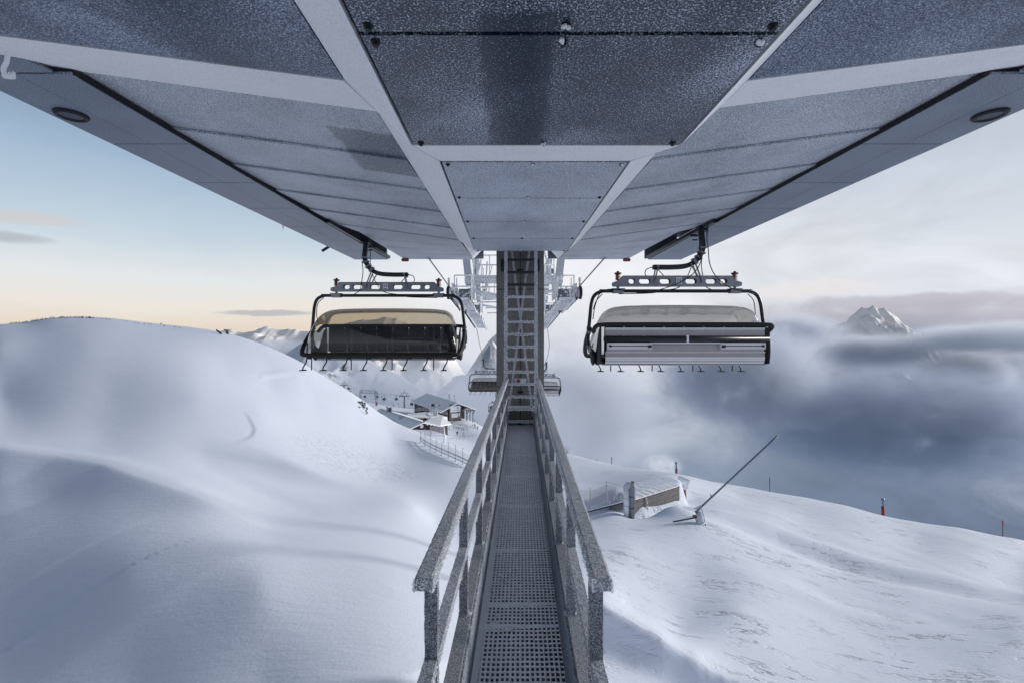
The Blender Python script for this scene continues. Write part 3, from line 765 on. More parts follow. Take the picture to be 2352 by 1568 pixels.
b = MB(); b.box((XS - .975, -.4, 1.415), (XS + .975, 3.325, 1.47)); b.box((XS - .975, 4.655, 1.815), (XS + .975, 9.605, 1.87)); b.build('gap_backing', M['black'], canopy)  # black backing paints the shade in the gaps round the panels
# bevels painted pale as if valley-lit, between the centre box and the wings
cslab('bevel_strip', [(XS - .97, 3.32, 1.385), (XS + .97, 3.32, 1.385), (XS + .97, 4.655, 1.785), (XS - .97, 4.655, 1.785)], .03, M['bevel'])
for sg in (-1, 1):
    q = lambda u, y, z: (sx(sg, u), y, z)
    cslab('bevel_strip', [q(.98, -.4, 1.385), q(1.462, -.4, zf(1.47)), q(1.462, 3.31, zf(1.47)), q(.98, 3.31, 1.385)], .03, M['bevel'])
    cslab('bevel_strip', [q(.98, 3.318, 1.385), q(1.468, 3.318, zf(1.47)), q(1.612, 4.66, zr_(1.62)), q(.98, 4.66, 1.785)], .03, M['bevel'])
    cslab('bevel_strip', [q(.982, 4.668, 1.785), q(1.61, 4.668, zr_(1.62)), q(1.44, 10.86, zr_(1.45)), q(.982, 9.6, 1.785)], .03, M['bevel'])
    cslab('bevel_strip', [q(1.478, 3.318, zf(1.47)), q(5.3, 3.318, zf(5.3)), q(5.3, 4.655, zr_(5.3)), q(1.622, 4.655, zr_(1.62))], .03, M['bevel'])
    # dark front wing sheet
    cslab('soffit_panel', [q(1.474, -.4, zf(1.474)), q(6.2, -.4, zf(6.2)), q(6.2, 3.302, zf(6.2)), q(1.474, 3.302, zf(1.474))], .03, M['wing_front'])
    def wout(y):
        return (4.76 + (4.33 - 4.76) * (y - 4.68) / 6.82) if sg < 0 else 4.865
    def ein(y):
        return (4.63 + (4.37 - 4.63) * (y - 4.5) / 11.1) if sg < 0 else 4.54
    def eout(y):
        return (5.68 + (5.51 - 5.68) * (y - 4.5) / 11.1) if sg < 0 else 5.65
    def uin(y): return 1.62 + (1.45 - 1.62) * (y - 4.67) / 6.2
    ys = [4.67 + 1.23 * k for k in range(6)]
    for k in range(5):
        a, c_ = ys[k] + E, ys[k + 1] - E
        ua, uc = uin(a), uin(c_); oa, oc = wout(a), wout(c_)
        dp = .020 if k else 0
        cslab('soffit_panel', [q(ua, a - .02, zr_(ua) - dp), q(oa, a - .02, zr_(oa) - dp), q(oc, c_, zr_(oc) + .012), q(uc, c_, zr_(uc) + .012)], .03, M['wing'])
    cslab('soffit_panel', [q(1.45, 10.83, zr_(1.45)), q(wout(10.83), 10.83, zr_(wout(10.83))), q(4.05, 11.45, zr_(4.05)), q(1.45, 10.86, zr_(1.45))], .03, M['wing'])
    # flat nose of the wing beyond the crease
    yo = [11.47, 12.15, 13.26, 14.3, 15.5]
    def nose(u, v):
        ui, uo = 1.45, 4.05 - .25 * v
        uu = ui + (uo - ui) * u
        y_in = 10.88 + (15.6 - 10.88) * v; y_out = 11.47 + (15.5 - 11.47) * v
        z_in = 2.27 + (2.60 - 2.27) * v; z_out = 2.63 + (2.60 - 2.63) * v
        return q(uu, y_in + (y_out - y_in) * u, z_in + (z_out - z_in) * u)
    for v0, v1 in ((0, .22), (.22, .47), (.47, .72), (.72, 1.0)):
        cslab('soffit_panel', [nose(0, v0 + .004), nose(.5, v0 + .004), nose(1, v0 + .004), nose(1, v1 - .004), nose(.5, v1 - .004), nose(0, v1 - .004)], .03, M['wing'])
    # inner flank of the wing beside the column
    b = MB(); b.slab([q(.98, 9.62, 2.95), q(1.44, 9.62, zr_(1.46) + .01), q(1.44, 15.5, 2.61), q(.98, 14.9, 2.95)], .03); b.build('inner_flank', M['bevel'], canopy)
    # flat eave outside the rope slot, in sheets with a fine long seam
    ye = [4.52, 6.18, 7.75, 9.3, 10.87, 12.4, 14.0, 15.6]
    for k in range(7):
        a, c_ = ye[k] + E * .7, ye[k + 1] - E * .7
        for f0, f1 in ((0, .52), (.52, 1.0)):
            l0 = lambda y, f: ein(y) + (eout(y) - ein(y)) * f
            g0 = .003 if f0 else 0; g1 = .003 if f1 < 1 else 0
            cslab('eave_panel', [q(l0(a, f0) + g0, a, 2.6), q(l0(a, f1) - g1, a, 2.6), q(l0(c_, f1) - g1, c_, 2.6), q(l0(c_, f0) + g0, c_, 2.6)], .025, M['eave'])
    cslab('eave_panel', [q(5.02, 3.4, 2.6), q(5.9, 3.4, 2.6), q(5.69, 4.5, 2.6), q(4.78, 4.5, 2.6)], .025, M['eave'])
    # outer fascia, eave lip and the guide rail inside the slot
    b = MB(); b.hexa([q(eout(3.4), 3.4, 2.63), q(eout(3.4) - .03, 3.4, 2.63), q(eout(15.6) - .03, 15.6, 2.63), q(eout(15.6), 15.6, 2.63)],
                     [q(eout(3.4), 3.4, 3.35), q(eout(3.4) - .03, 3.4, 3.35), q(eout(15.6) - .03, 15.6, 3.35), q(eout(15.6), 15.6, 3.35)])
    b.build('fascia', M['eave'], canopy)
    b = MB(); b.beam(q(ein(10.6) - .10, 10.4, 2.62), q(ein(15.2) - .12, 15.3, 2.63), .07, .09); b.build('guide_rail', M['steel_dark'], canopy)
    b = MB(); b.beam(q(ein(4.6) + .005, 4.55, 2.64), q(ein(15.6) + .005, 15.6, 2.64), .012, .06); b.build('slot_edge', M['black'], canopy)
    # round downlight in the eave
    cxl, cyl = (5.41 if sg < 0 else 5.39), 5.35
    ring = MB(); n_ = 28; vs = []
    for i in range(n_):
        a = 2 * math.pi * i / n_
        for k in range(8):
            h = 2 * math.pi * k / 8; rr_ = .135 + .03 * math.cos(h)
            vs.append((sx(sg, cxl) + rr_ * math.cos(a), cyl + rr_ * math.sin(a), 2.592 + .03 * math.sin(h)))
    ring.add(vs, [(i * 8 + k, i * 8 + (k + 1) % 8, ((i + 1) % n_) * 8 + (k + 1) % 8, ((i + 1) % n_) * 8 + k) for i in range(n_) for k in range(8)], 0, True)
    dl = ring.build('downlight', M['black'], canopy)
    b = MB(); b.disc((sx(sg, cxl), cyl, 2.585), (0, 0, 1), .112, .012, 26); b.build('lens', M['window'], dl)
    # marker lamp hanging from the nose
    b = MB(); b.box(q(3.62, 15.3, 2.50), q(3.86, 15.42, 2.60)); b.build('marker_lamp', M['red_rime'], canopy, bevel=.02)
b = MB(); b.box((XS - 6.3, -.5, 3.4), (XS + 6.3, 3.4, 3.6)); b.slab([(XS - 5.7, 3.4, 3.36), (XS + 5.7, 3.4, 3.36), (XS + 5.6, 15.6, 3.36), (XS - 5.6, 15.6, 3.36)], .16); b.build('roof_deck', M['eave'], canopy)
for sg in (-1, 1):
    b = MB(); b.box((sx(sg, 1.1), 15.52, 2.63), (sx(sg, 3.75), 15.58, 3.36)); b.build('end_fascia', M['eave'], canopy)
    b = MB(); b.box((sx(sg, 4.4), 15.52, 2.63), (sx(sg, 5.5), 15.58, 3.36)); b.build('end_fascia', M['eave'], canopy)
# iced pipe stub under the left eave, icicle and rod on the left edge
b = MB(); b.tube(bez([P(18, 112, 4.0), P(16, 140, 4.0), P(8, 160, 4.0), P(14, 176, 4.0), P(32, 178, 4.0)], 5), .018, 9)
for k in range(26):
    p = P(8 + random.random() * 26, 172 + random.uniform(-4, 6), 4.0); b.ball(p, .014, .014, .018, 6, 0, .3)
b.build('drain_pipe', M['crystals'], canopy)
b = MB(); b.tube([P(766, 560, 14.4), P(740, 577, 14.4)], .045, 10); b.build('rod', M['black'], canopy)
b = MB(); b.tube([P(650, 512, 10.9), P(650, 528, 10.9)], [.03, .006], 7); b.build('icicle', M['crystals'], canopy)


# ------------------------------------------------------------------ concrete column and the ladder on it
cz = gz(XS, 10.6)
col_t = thing('concrete_column', 'tall grey concrete column carrying the canopy at the end of the footbridge', 'column', (XS, 10.6, cz))
b = MB(); b.box((XS - .53, 10.12, cz - 1), (XS + .53, 11.2, 3.34)); b.build('shaft', M['concrete'], col_t, bevel=.012)
b = MB(); b.box((XS - .008, 10.113, -6), (XS + .008, 10.119, 3.2)); b.box((XS - .53, 10.112, -1.13), (XS + .53, 10.1185, -1.116)); b.box((XS - .53, 10.112, 1.02), (XS + .53, 10.1185, 1.034)); b.build('formwork_joint', M['black'], col_t)
for zz in (1.45, .28, -1.24, -1.95):
    b = MB()
    for s_ in (-1, 1): b.disc((XS + .035 * s_, 10.10, zz), (0, 1, 0), .028, .03, 12)
    b.build('tie_hole', M['black'], col_t)

lad = thing('access_ladder', 'frosted steel ladder climbing the concrete column from the end of the footbridge', 'ladder', (XS, 9.6, -1.6))
for sg in (-1, 1):
    b = MB(); b.beam((XS + sg * .325, 9.62, -2.05), (XS + sg * .315, 9.62, 2.2), .075, .05); 
    b.build('stile', M['ladder'], lad, bevel=.006)
    b = MB()
    for k in range(90):
        zz = -2.0 + k * .046
        for e in (-1, 1):
            h = max(0, 1.2 - zz) / 3.2
            if random.random() < h * .7: b.ball((XS + sg * .32 + e * .037, 9.592, zz + random.uniform(-.02, .02)), .008, .01, .022, 5, 0, .3)
    b.build('rime_fringe', M['crystals'], lad)
    b = MB(); b.box((XS + sg * .43, 10.10, 1.42), (XS + sg * .33, 10.12, 1.70)); b.box((XS + sg * .36, 9.6, 1.52), (XS + sg * .345, 10.1, 1.60)); b.build('bracket', M['steel_dark'], lad)
for k in range(14):
    zz = 1.60 - k * .262
    b = MB(); b.box((XS - .285, 9.60, zz - .026), (XS + .285, 9.64, zz + .026), 0)
    if zz < 1.0:
        nfr = int(3 + (1.0 - zz) * 20)
        for j in range(nfr): b.ball((XS + random.uniform(-.285, .285), 9.598, zz - .024 + random.choice((0, 0, .05)) + random.uniform(-.006, .006)), .013, .010, .009, 5, 1, .3)
    b.build('rung', [M['ladder'] if zz < .9 else M['steel_dark'], M['crystals']], lad)
for s_ in (-1, 1):
    b = MB(); b.beam((XS + s_ * .20, 9.9 + .012 * s_, 1.9), (XS - s_ * .275, 9.9 + .012 * s_, -1.75), .05, .02, (0, 1, 0)); b.build('cross_brace', M['ladder'], lad)
b = MB(); b.prism([(XS - .13, 9.86, -.92), (XS + .13, 9.86, -.92), (XS + .11, 9.86, -1.05), (XS - .11, 9.86, -1.05)], [(XS - .13, 9.87, -.92), (XS + .13, 9.87, -.92), (XS + .11, 9.87, -1.05), (XS - .11, 9.87, -1.05)])
gp_ = b.build('gusset_plate', M['rime_light'], lad)
b = MB(); b.disc((XS - .05, 9.85, -.97), (0, 1, 0), .045, .012, 18); b.build('round_sign', M['red_rime'], gp_)


# ------------------------------------------------------------------ footbridge with grating and railings
B0 = -2.0
def bc(v): return .066 + .0304 * (v - 2.62)      # centre line of the bridge
def bp(u, v, z): return Vector((bc(v) + u, v, z))
def br(u, v, z): return Vector((.0195 + .0361 * (v - 1.64) + u, v, z))   # the railings run a touch askew of the deck
bridge = thing('footbridge', 'rime-covered steel footbridge with grating floor and railings leading straight to the concrete column', 'footbridge', (0.1, 1.2, B0))

def frame_strip(mb, a, c_, corners, step, amp, m=0):
    """A bar with the given cross-section corners (u, z offsets) roughened by rime along its length."""
    a, c_ = Vector(a), Vector(c_); L = (c_ - a).length; n = max(2, int(L / step)); ring = []
    k = len(corners)
    for i in range(k):
        p, q_ = corners[i], corners[(i + 1) % k]
        seg = max(1, int(math.hypot(p[0] - q_[0], p[1] - q_[1]) / .014))
        for j in range(seg): ring.append((p[0] + (q_[0] - p[0]) * j / seg, p[1] + (q_[1] - p[1]) * j / seg))
    r_ = len(ring); t = (c_ - a) / L
    xx = Vector((1, 0, 0)) if abs(t.z) < .9 else Vector((1, 0, 0))
    yy = Vector((0, 0, 1)) if abs(t.z) < .9 else Vector((0, 1, 0))
    vs = []
    for i in range(n + 1):
        o_ = a + (c_ - a) * (i / n)
        for (u, z) in ring:
            j = random.gauss(0, amp); L2 = math.hypot(u, z) + 1e-6
            vs.append(o_ + xx * (u + u / L2 * j) + yy * (z + z / L2 * j) + t * random.gauss(0, amp))
    fs = [(i * r_ + k_, i * r_ + (k_ + 1) % r_, (i + 1) * r_ + (k_ + 1) % r_, (i + 1) * r_ + k_) for i in range(n) for k_ in range(r_)]
    fs += [tuple(range(r_ - 1, -1, -1)), tuple(n * r_ + k_ for k_ in range(r_))]
    mb.add(vs, fs, m, False)

def fringe(mb, a, c_, edge, outdir, dens, lo, hi_, m=0):
    """Feathery rime crystals standing along one edge of a bar."""
    a, c_ = Vector(a), Vector(c_); L = (c_ - a).length; t = (c_ - a).normalized()
    for i in range(int(L * dens)):
        s = random.random(); o_ = a + (c_ - a) * s + Vector(edge) + Vector((random.gauss(0, .004), 0, random.gauss(0, .006)))
        dirn = (Vector(outdir) + Vector((random.gauss(0, .45), random.gauss(0, .55), random.gauss(0, .45)))).normalized()
        ln = random.uniform(lo, hi_); wv = ln * random.uniform(.28, .5)
        p = dirn.cross(t if abs(dirn.dot(t)) < .9 else Vector((0, 0, 1))).normalized() * wv; q_ = dirn.cross(p).normalized() * wv
        mb.add([o_ + p, o_ - p * .5 + q_ * .87, o_ - p * .5 - q_ * .87, o_ + dirn * ln], [(0, 1, 3), (1, 2, 3), (2, 0, 3)], m)

RAIL_U = .313
V0, V1 = 1.64, 9.45
posts_v = [1.74, 2.66, 3.57, 4.48, 5.40, 6.32, 7.24, 8.16, 9.08]
for sg in (-1, 1):
    u = sg * RAIL_U
    # top rail: flat bar, dark on top, thick rime on the side that faces the bridge and along its edges
    b = MB(); hw = .035; u = sg * .322
    frame_strip(b, br(u, V0, -.895), br(u, V1, -.895), [(-hw, -.024), (hw, -.024), (hw, .018), (hw * .75, .024), (-hw * .75, .024), (-hw, .018)], .012, .0008, 0)
    hr = b.build('handrail', M['rime_rail'], bridge)
    b = MB()
    inn = -sg
    fringe(b, br(u, V0, -.895), br(u, 5.0, -.895), (inn * hw, 0, -.012), (inn * 1, 0, -.1), 460, .003, .008)
    fringe(b, br(u, V0, -.895), br(u, 5.0, -.895), (inn * hw, 0, .016), (inn * 1, 0, .2), 320, .002, .006)
    fringe(b, br(u, V0, -.895), br(u, 5.0, -.895), (-inn * hw, 0, -.022), (-inn * 1, 0, -.3), 480, .004, .010)
    fringe(b, br(u, 5.0, -.895), br(u, V1, -.895), (inn * hw, 0, 0), (inn * 1, 0, 0), 360, .005, .014)
    fringe(b, br(u, 5.0, -.895), br(u, V1, -.895), (-inn * hw, 0, -.015), (-inn * 1, 0, -.2), 280, .006, .018)
    for k in range(150):
        o_ = br(u + random.choice((-hw, hw, random.uniform(-hw, hw))), V0, -.895 + random.uniform(-.024, .02))
        dirn = Vector((random.gauss(0, .5), -1, random.gauss(-.1, .5))).normalized(); ln = random.uniform(.004, .012)
        p = dirn.cross(Vector((0, 0, 1))).normalized() * ln * .4; q_ = dirn.cross(p)
        b.add([o_ + p, o_ - p * .5 + q_ * .87, o_ - p * .5 - q_ * .87, o_ + dirn * ln], [(0, 1, 3), (1, 2, 3), (2, 0, 3)])
    b.build('rime_fringe', M['crystals'], hr)
    # mid rail
    u = sg * RAIL_U
    b = MB(); hw2 = .024
    frame_strip(b, br(u, 1.2, -1.245), br(u, V1, -1.245), [(-hw2, -.026), (hw2, -.026), (hw2, .026), (-hw2, .026)], .014, .0008, 0)
    mr = b.build('mid_rail', M['rime_rail'], bridge)
    b = MB()
    fringe(b, br(u, 1.3, -1.245), br(u, V1, -1.245), (inn * hw2, 0, 0), (inn, 0, 0), 280, .003, .008)
    fringe(b, br(u, 1.3, -1.245), br(u, V1, -1.245), (-inn * hw2, 0, -.008), (-inn, 0, -.1), 260, .003, .009)
    b.build('rime_fringe', M['crystals'], mr)
    for v in posts_v:
        b = MB(); hp = .024
        frame_strip(b, br(u, v, -1.63), br(u, v, -.922), [(-hp, -.024), (hp, -.024), (hp, .024), (-hp, .024)], .016, .0008, 0)
        po = b.build('post', M['rime_post'], bridge)
        b = MB()
        for k in range(150 if v < 5 else 90):
            o_ = br(u + random.choice((-hp, hp, inn * hp)), v - .022 + random.uniform(0, .04), random.uniform(-1.62, -.98))
            s_ = 1 if o_.x > br(u, v, 0).x else -1
            dirn = Vector((s_, random.gauss(-.3, .4), random.gauss(0, .4))).normalized(); ln = random.uniform(.003, .008)
            p = dirn.cross(Vector((0, 1, 0))).normalized() * ln * .4; q_ = dirn.cross(p)
            b.add([o_ + p, o_ - p * .5 + q_ * .87, o_ - p * .5 - q_ * .87, o_ + dirn * ln], [(0, 1, 3), (1, 2, 3), (2, 0, 3)])
        b.build('rime_fringe', M['crystals'], po)
        b = MB(); b.ball(br(u - sg * .005, v, -1.62), .040, .034, .012, 9, 0, .12); b.build('snow_collar', M['rime_rail'], po)
    # side girder: dark rimed top flange and web
    b = MB()
    for v in np.arange(.6, 9.9, .31):
        b.hexa([bp(sg * .282, v, -2.35), bp(sg * .352, v, -2.35), bp(sg * .352, v + .31, -2.35), bp(sg * .282, v + .31, -2.35)],
               [bp(sg * .282, v, -1.62), bp(sg * .352, v, -1.62), bp(sg * .352, v + .31, -1.62), bp(sg * .282, v + .31, -1.62)])
    b.build('side_girder', M['rime_post'], bridge)
    # kick plate: the left one is plastered with snow, the right one is dark
    b = MB()
    frame_strip(b, bp(sg * .276, .6, -1.845), bp(sg * .276, 9.98, -1.845), [(-.005, -.17), (.005, -.17), (.005, .20), (-.005, .20)], .03, .001, 0)
    if sg < 0:
        n_ = 300; vs = []; random.seed(3)
        for i in range(n_ + 1):
            v = .6 + 9.38 * i / n_; wv = .052 + .012 * math.sin(v * 2.1) + random.gauss(0, .002)
            for (uu, zz) in ((-.284, -1.64), (-.279, -1.68), (-.275, -1.80), (-.272, -1.93), (-.272 + wv * .3, -1.965), (-.272 + wv * .55, -1.985), (-.272 + wv * .7, -1.998)):
                vs.append(bp(uu + random.gauss(0, .0012), v, zz + random.gauss(0, .0015)))
        b.add(vs, [(i * 7 + k, i * 7 + k + 1, (i + 1) * 7 + k + 1, (i + 1) * 7 + k) for i in range(n_) for k in range(6)], 1, True)
    b.build('kick_plate', [M['kick'], M['rime']], bridge)

# grating floor: thirteen lattice panels with real openings
joints = [.6, 1.5, 2.32, 3.14, 3.40, 4.26, 5.36, 6.49, 7.62, 8.75, 9.98]
pitch = .0298
for j0, j1 in zip(joints[:-1], joints[1:]):
    b = MB(); us = np.arange(-.262, .275, pitch); vs_ = np.arange(j0 + .02, j1 - .01, .042)
    for uu in us:
        n_ = max(2, int((j1 - j0) / .03)); ring = []
        for i in range(n_ + 1):
            v = j0 + .012 + (j1 - j0 - .024) * i / n_; wv = .0068 + random.uniform(-.0010, .0020) - .0020 * max(0, min(1, (uu + .05) / .3)); h = random.uniform(-.002, .003)
            ring += [bp(uu - wv, v, B0 - .03), bp(uu + wv, v, B0 - .03), bp(uu + wv, v, B0 - .004 + h), bp(uu, v, B0 + .003 + h), bp(uu - wv, v, B0 - .004 + h)]
        b.add(ring, [(i * 5 + k, i * 5 + (k + 1) % 5, (i + 1) * 5 + (k + 1) % 5, (i + 1) * 5 + k) for i in range(n_) for k in range(5)], 0, False)
        b.m[-n_ * 5:] = [0 if k in (2, 3) else 1 for i in range(n_) for k in range(5)]  # dark bar sides: shade inside the holes put into their colour
    for v in vs_:
        n_ = len(us) - 1; ring = []
        for i in range(n_ + 1):
            uu = us[i]; wv = .0082 + random.uniform(-.0012, .0022) - .0022 * max(0, min(1, (uu + .05) / .3)); h = random.uniform(-.003, .002)
            ring += [bp(uu, v - wv, B0 - .03), bp(uu, v + wv, B0 - .03), bp(uu, v + wv, B0 - .005 + h), bp(uu, v, B0 + .002 + h), bp(uu, v - wv, B0 - .005 + h)]
        b.add(ring, [(i * 5 + k, i * 5 + (k + 1) % 5, (i + 1) * 5 + (k + 1) % 5, (i + 1) * 5 + k) for i in range(n_) for k in range(5)], 0, False)
        b.m[-n_ * 5:] = [0 if k in (2, 3) else 1 for i in range(n_) for k in range(5)]
    gp = b.build('grating_panel', [M['grate'], M['kick']], bridge)
    b = MB(); n_ = 40; vs = []
    for i in range(n_ + 1):
        uu = -.25 + .53 * i / n_; wd = .024 * (1.25 - i / n_ * .9) + random.uniform(-.002, .003)
        for k, (dv, dz_) in enumerate(((-1, -.006), (-.5, .006), (0, .012), (.5, .006), (1, -.006))):
            vs.append(bp(uu, j1 + dv * wd, B0 + dz_ * (1.2 - i / n_ * .6) + random.uniform(-.001, .001)))
    b.add(vs, [(i * 5 + k, i * 5 + k + 1, (i + 1) * 5 + k + 1, (i + 1) * 5 + k) for i in range(n_) for k in range(4)], 0, True)
    b.build('snow_ridge', M['rime'], gp)
    for k in range(2):
        c0 = bp(random.uniform(-.22, .1), random.uniform(j0, j1), B0 + .004); b = MB(); b.ball(c0, random.uniform(.012, .032), random.uniform(.012, .03), .010, 9, 0, .15); b.build('snow_lump', M['rime'], gp)
b = MB(); b.hexa([bp(-.27, .6, B0 - .24), bp(.27, .6, B0 - .24), bp(.27, 9.98, B0 - .24), bp(-.27, 9.98, B0 - .24)], [bp(-.27, .6, B0 - .20), bp(.27, .6, B0 - .20), bp(.27, 9.98, B0 - .20), bp(-.27, 9.98, B0 - .20)])
b.build('dark_pan', M['black'], bridge)  # black pan added under the grating to darken its holes
b = MB(); b.box((XS - .33, 9.99, -2.1), (XS + .33, 10.06, -1.97)); b.build('end_plate', M['rime_light'], bridge)
b = MB(); b.box((XS - .30, 9.9, -1.60), (XS + .30, 9.95, -1.52)); b.build('end_bar', M['rime_light'], bridge)
for v in (2.0, 5.0, 8.0):
    b = MB(); b.beam(bp(-.36, v, -2.42), bp(.36, v, -2.42), .1, .12, (0, 0, 1)); b.build('cross_beam', M['steel_dark'], bridge)
for v in (-.2, 1.0):
    # supporting trestle standing in the snow below the near end
    b = MB()
    for sg in (-1, 1):
        p = bp(sg * .3, v, -2.4); b.beam((p.x, p.y, gz(p.x, p.y) - .5), p, .12, .12)
    b.build('support_leg', M['steel_dark'], bridge)


# ------------------------------------------------------------------ eight-seat chairs with weather bubbles
CC = .62                                         # the seat hangs inboard of its hanger by this much
def make_chair(label, number, number_side, group, rear_strips=True):
    t = thing('lift_chair', label, 'chairlift chair', (0, 0, 0), 0, group)
    L = dict(parent=t, local=True)
    # hanger arm
    arm = bez([(0, 0, .02), (-.01, 0, -.22), (-.035, 0, -.48), (.02, 0, -.66), (.16, 0, -.84), (.38, 0, -.945), (.72, 0, -.975), (1.18, 0, -.975)], 6)
    b = MB(); b.ribbon(arm, .12, .115); h = b.build('hanger_arm', M['steel_dark'], bevel=.012, **L)
    b = MB()
    for (x, z, r_) in ((-.02, -.50, .0), (.0, -.62, .3), (.07, -.74, .6), (.16, -.83, .8)):
        b.add([Vector((x, -.075, z)) + Matrix.Rotation(-r_, 3, 'Y') @ Vector(q) for q in ((-.085, 0, -.02), (.085, 0, -.02), (.085, .15, -.02), (-.085, .15, -.02), (-.085, 0, .02), (.085, 0, .02), (.085, .15, .02), (-.085, .15, .02))],
              [(3, 2, 1, 0), (4, 5, 6, 7), (0, 1, 5, 4), (1, 2, 6, 5), (2, 3, 7, 6), (3, 0, 4, 7)])
    b.build('collar', M['galv'], parent=h, local=True)
    b = MB(); b.box((-.11, -.09, -.10), (.10, .12, .03)); b.disc((-.13, -.02, -.06), (1, 0, 0), .05, .06, 12); b.disc((.15, 0, -.2), (1, 0, 0), .03, .14, 10); b.ball((.24, 0, -.2), .035); b.beam((.06, -.05, -.3), (.20, -.05, -.3), .04, .03)
    b.build('grip', M['steel_dark'], bevel=.008, **L)
    for y in (-.085, .085):
        for p0, p1 in (((.19, -.85), (.005, -1.35)), ((1.08, -.965), (1.16, -1.36))):
            b = MB(); b.beam((p0[0], y, p0[1]), (p1[0], y, p1[1]), .018, .062, (0, 1, 0))
            for (x, z) in (p0, p1): b.disc((x, y * 1.12, z * .99 if z > -1 else z + .02), (0, 1, 0), .032, .03, 12)
            b.build('link', M['galv'], **L)
    b = MB(); b.beam((.30, .105, -.90), (.12, .105, -1.22), .018, .055, (0, 1, 0)); b.build('link', M['galv'], **L)
    # perforated spreader beam
    b = MB(); holes = [(-.612, -.433), (-.358, -.083), (.132, .408), (.766, 1.03), (1.254, 1.53), (1.63, 1.786)]
    x0, x1, z0, z1, hz0, hz1 = -.72, 1.92, -1.447, -1.187, -1.384, -1.262
    for y in (-.07, .06):
        b.box((x0, y, z0), (x1, y + .012, hz0)); b.box((x0, y, hz1), (x1, y + .012, z1))
        cuts = [x0] + [v for hh in holes for v in hh] + [x1]
        for i in range(0, len(cuts), 2): b.box((cuts[i], y, hz0), (cuts[i + 1], y + .012, hz1))
        for (a, c_) in holes:
            for (xx, sx_) in ((a, 1), (c_, -1)):
                for (zz, sz_) in ((hz0, 1), (hz1, -1)):
                    b.prism([(xx, y + .0005, zz), (xx + sx_ * .035, y + .0005, zz), (xx, y + .0005, zz + sz_ * .035)], [(xx, y + .0115, zz), (xx + sx_ * .035, y + .0115, zz), (xx, y + .0115, zz + sz_ * .035)])
        for (xa, xb) in ((x0, x0 - .24), (x1, x1 + .24)):
            b.prism([(xa, y, z0), (xb, y, z0 + .01), (xb, y, z0 + .10), (xa + (xb - xa) * .35, y, z0 + .15), (xa, y, z1)], [(xa, y + .012, z0), (xb, y + .012, z0 + .01), (xb, y + .012, z0 + .10), (xa + (xb - xa) * .35, y + .012, z0 + .15), (xa, y + .012, z1)])
    b.box((x0, -.058, z1 - .012), (x1, .06, z1)); b.box((x0 - .2, -.058, z0), (x1 + .2, .06, z0 + .012))
    beam = b.build('spreader_beam', M['galv'], **L)
    if number:
        for y, rz in ((-.082, 0), (.084, math.pi)):
            b = MB(); b.box((.50, y - .005, -1.395), (.64, y + .005, -1.235))
            pl = b.build('number_plate', M['plate'], parent=beam, local=True, bevel=.004)
            text_part('number', number, .105, (.57, y + (-.008 if y < 0 else .008), -1.302), (R(90), 0, rz), M['ink'], pl)
            b = MB(); b.box((.525, y - .009, -1.38), (.615, y + .009, -1.362)); b.build('bar_mark', M['ink'], parent=pl, local=True)
    for x in (-.82, 2.03):
        b = MB(); b.tube([(x + .055 * math.cos(a * .6), .055 * math.sin(a * .6), -1.29 + a * .0034) for a in range(46)], .011, 6)
        sp = b.build('spring', M['red'], **L)
        b = MB(); b.disc((x, 0, -1.125), (0, 0, 1), .085, .03, 14); b.disc((x, 0, -1.10), (0, 0, 1), .03, .06, 8); b.disc((x, 0, -1.20), (0, 0, 1), .02, .22, 8); b.build('cap', M['black'], parent=sp, local=True)
        b = MB(); b.box((x - .13, -.075, -1.61), (x + .13, .075, -1.50)); b.box((x - .16, -.085, -1.515), (x + .16, .085, -1.495)); b.disc((x, 0, -1.465), (0, 0, 1), .035, .06, 10); b.build('clamp', M['galv'], bevel=.006, **L)
    # main tube frame
    hw = 2.13
    def side(sg):
        return [(CC + sg * 1.55, 0, -1.557), (CC + sg * 1.80, 0, -1.565), (CC + sg * 1.98, .005, -1.66), (CC + sg * 2.06, .015, -1.86), (CC + sg * 2.10, .03, -2.2), (CC + sg * (hw + .01), .06, -2.55), (CC + sg * (hw + .02), .10, -2.80), (CC + sg * 2.08, .09, -3.02), (CC + sg * 1.95, .0, -3.24)]
    b = MB(); b.tube(bez(list(reversed(side(-1))) + side(1), 5), .043, 12); b.build('frame', M['steel_dark'], **L)
    for sg in (-1, 1):
        b = MB(); b.tube([(CC + sg * 2.125, .055, -2.42), (CC + sg * 2.14, .07, -2.60)], .056, 12); b.build('sleeve', M['galv'], **L)
        b = MB(); b.tube([(CC + sg * 2.145, .10, -2.86), (CC + sg * 2.09, .09, -3.02)], .056, 12); b.build('sleeve', M['galv'], **L)
    # bubble
    prof = [(.56, -2.36), (.55, -2.20), (.47, -2.04), (.30, -1.955), (.05, -1.94), (-.22, -1.975), (-.50, -2.10), (-.72, -2.32), (-.84, -2.60), (-.885, -2.85), (-.87, -3.05), (-.82, -3.16)]
    prof = [(p.x, p.y) for p in bez([(y, z, 0) for y, z in prof], 3)]
    n = len(prof); vs = []; ss = [-1.0, -.997, -.985, -.96, -.93, -.89, -.83, -.7, -.45, -.15, .15, .45, .7, .83, .89, .93, .96, .985, .997, 1.0]
    for s in ss:
        k = max(0.02, (1 - abs(s) ** 11)) ** (1 / 4.0)
        crown = .035 * (1 - s * s)
        for (y, z) in prof:
            low = min(1, max(0, (-1.95 - z) / 1.2)); wdt = 1.84 + .23 * low
            vs.append((CC + s * wdt, -.15 + (y + .15) * k, -2.62 + (z + crown * (1 - low) + 2.62) * (k if z > -2.62 else .55 + .45 * k)))
    b = MB(); b.add(vs, [(i * n + j, i * n + j + 1, (i + 1) * n + j + 1, (i + 1) * n + j) for i in range(len(ss) - 1) for j in range(n - 1)], 0, True)
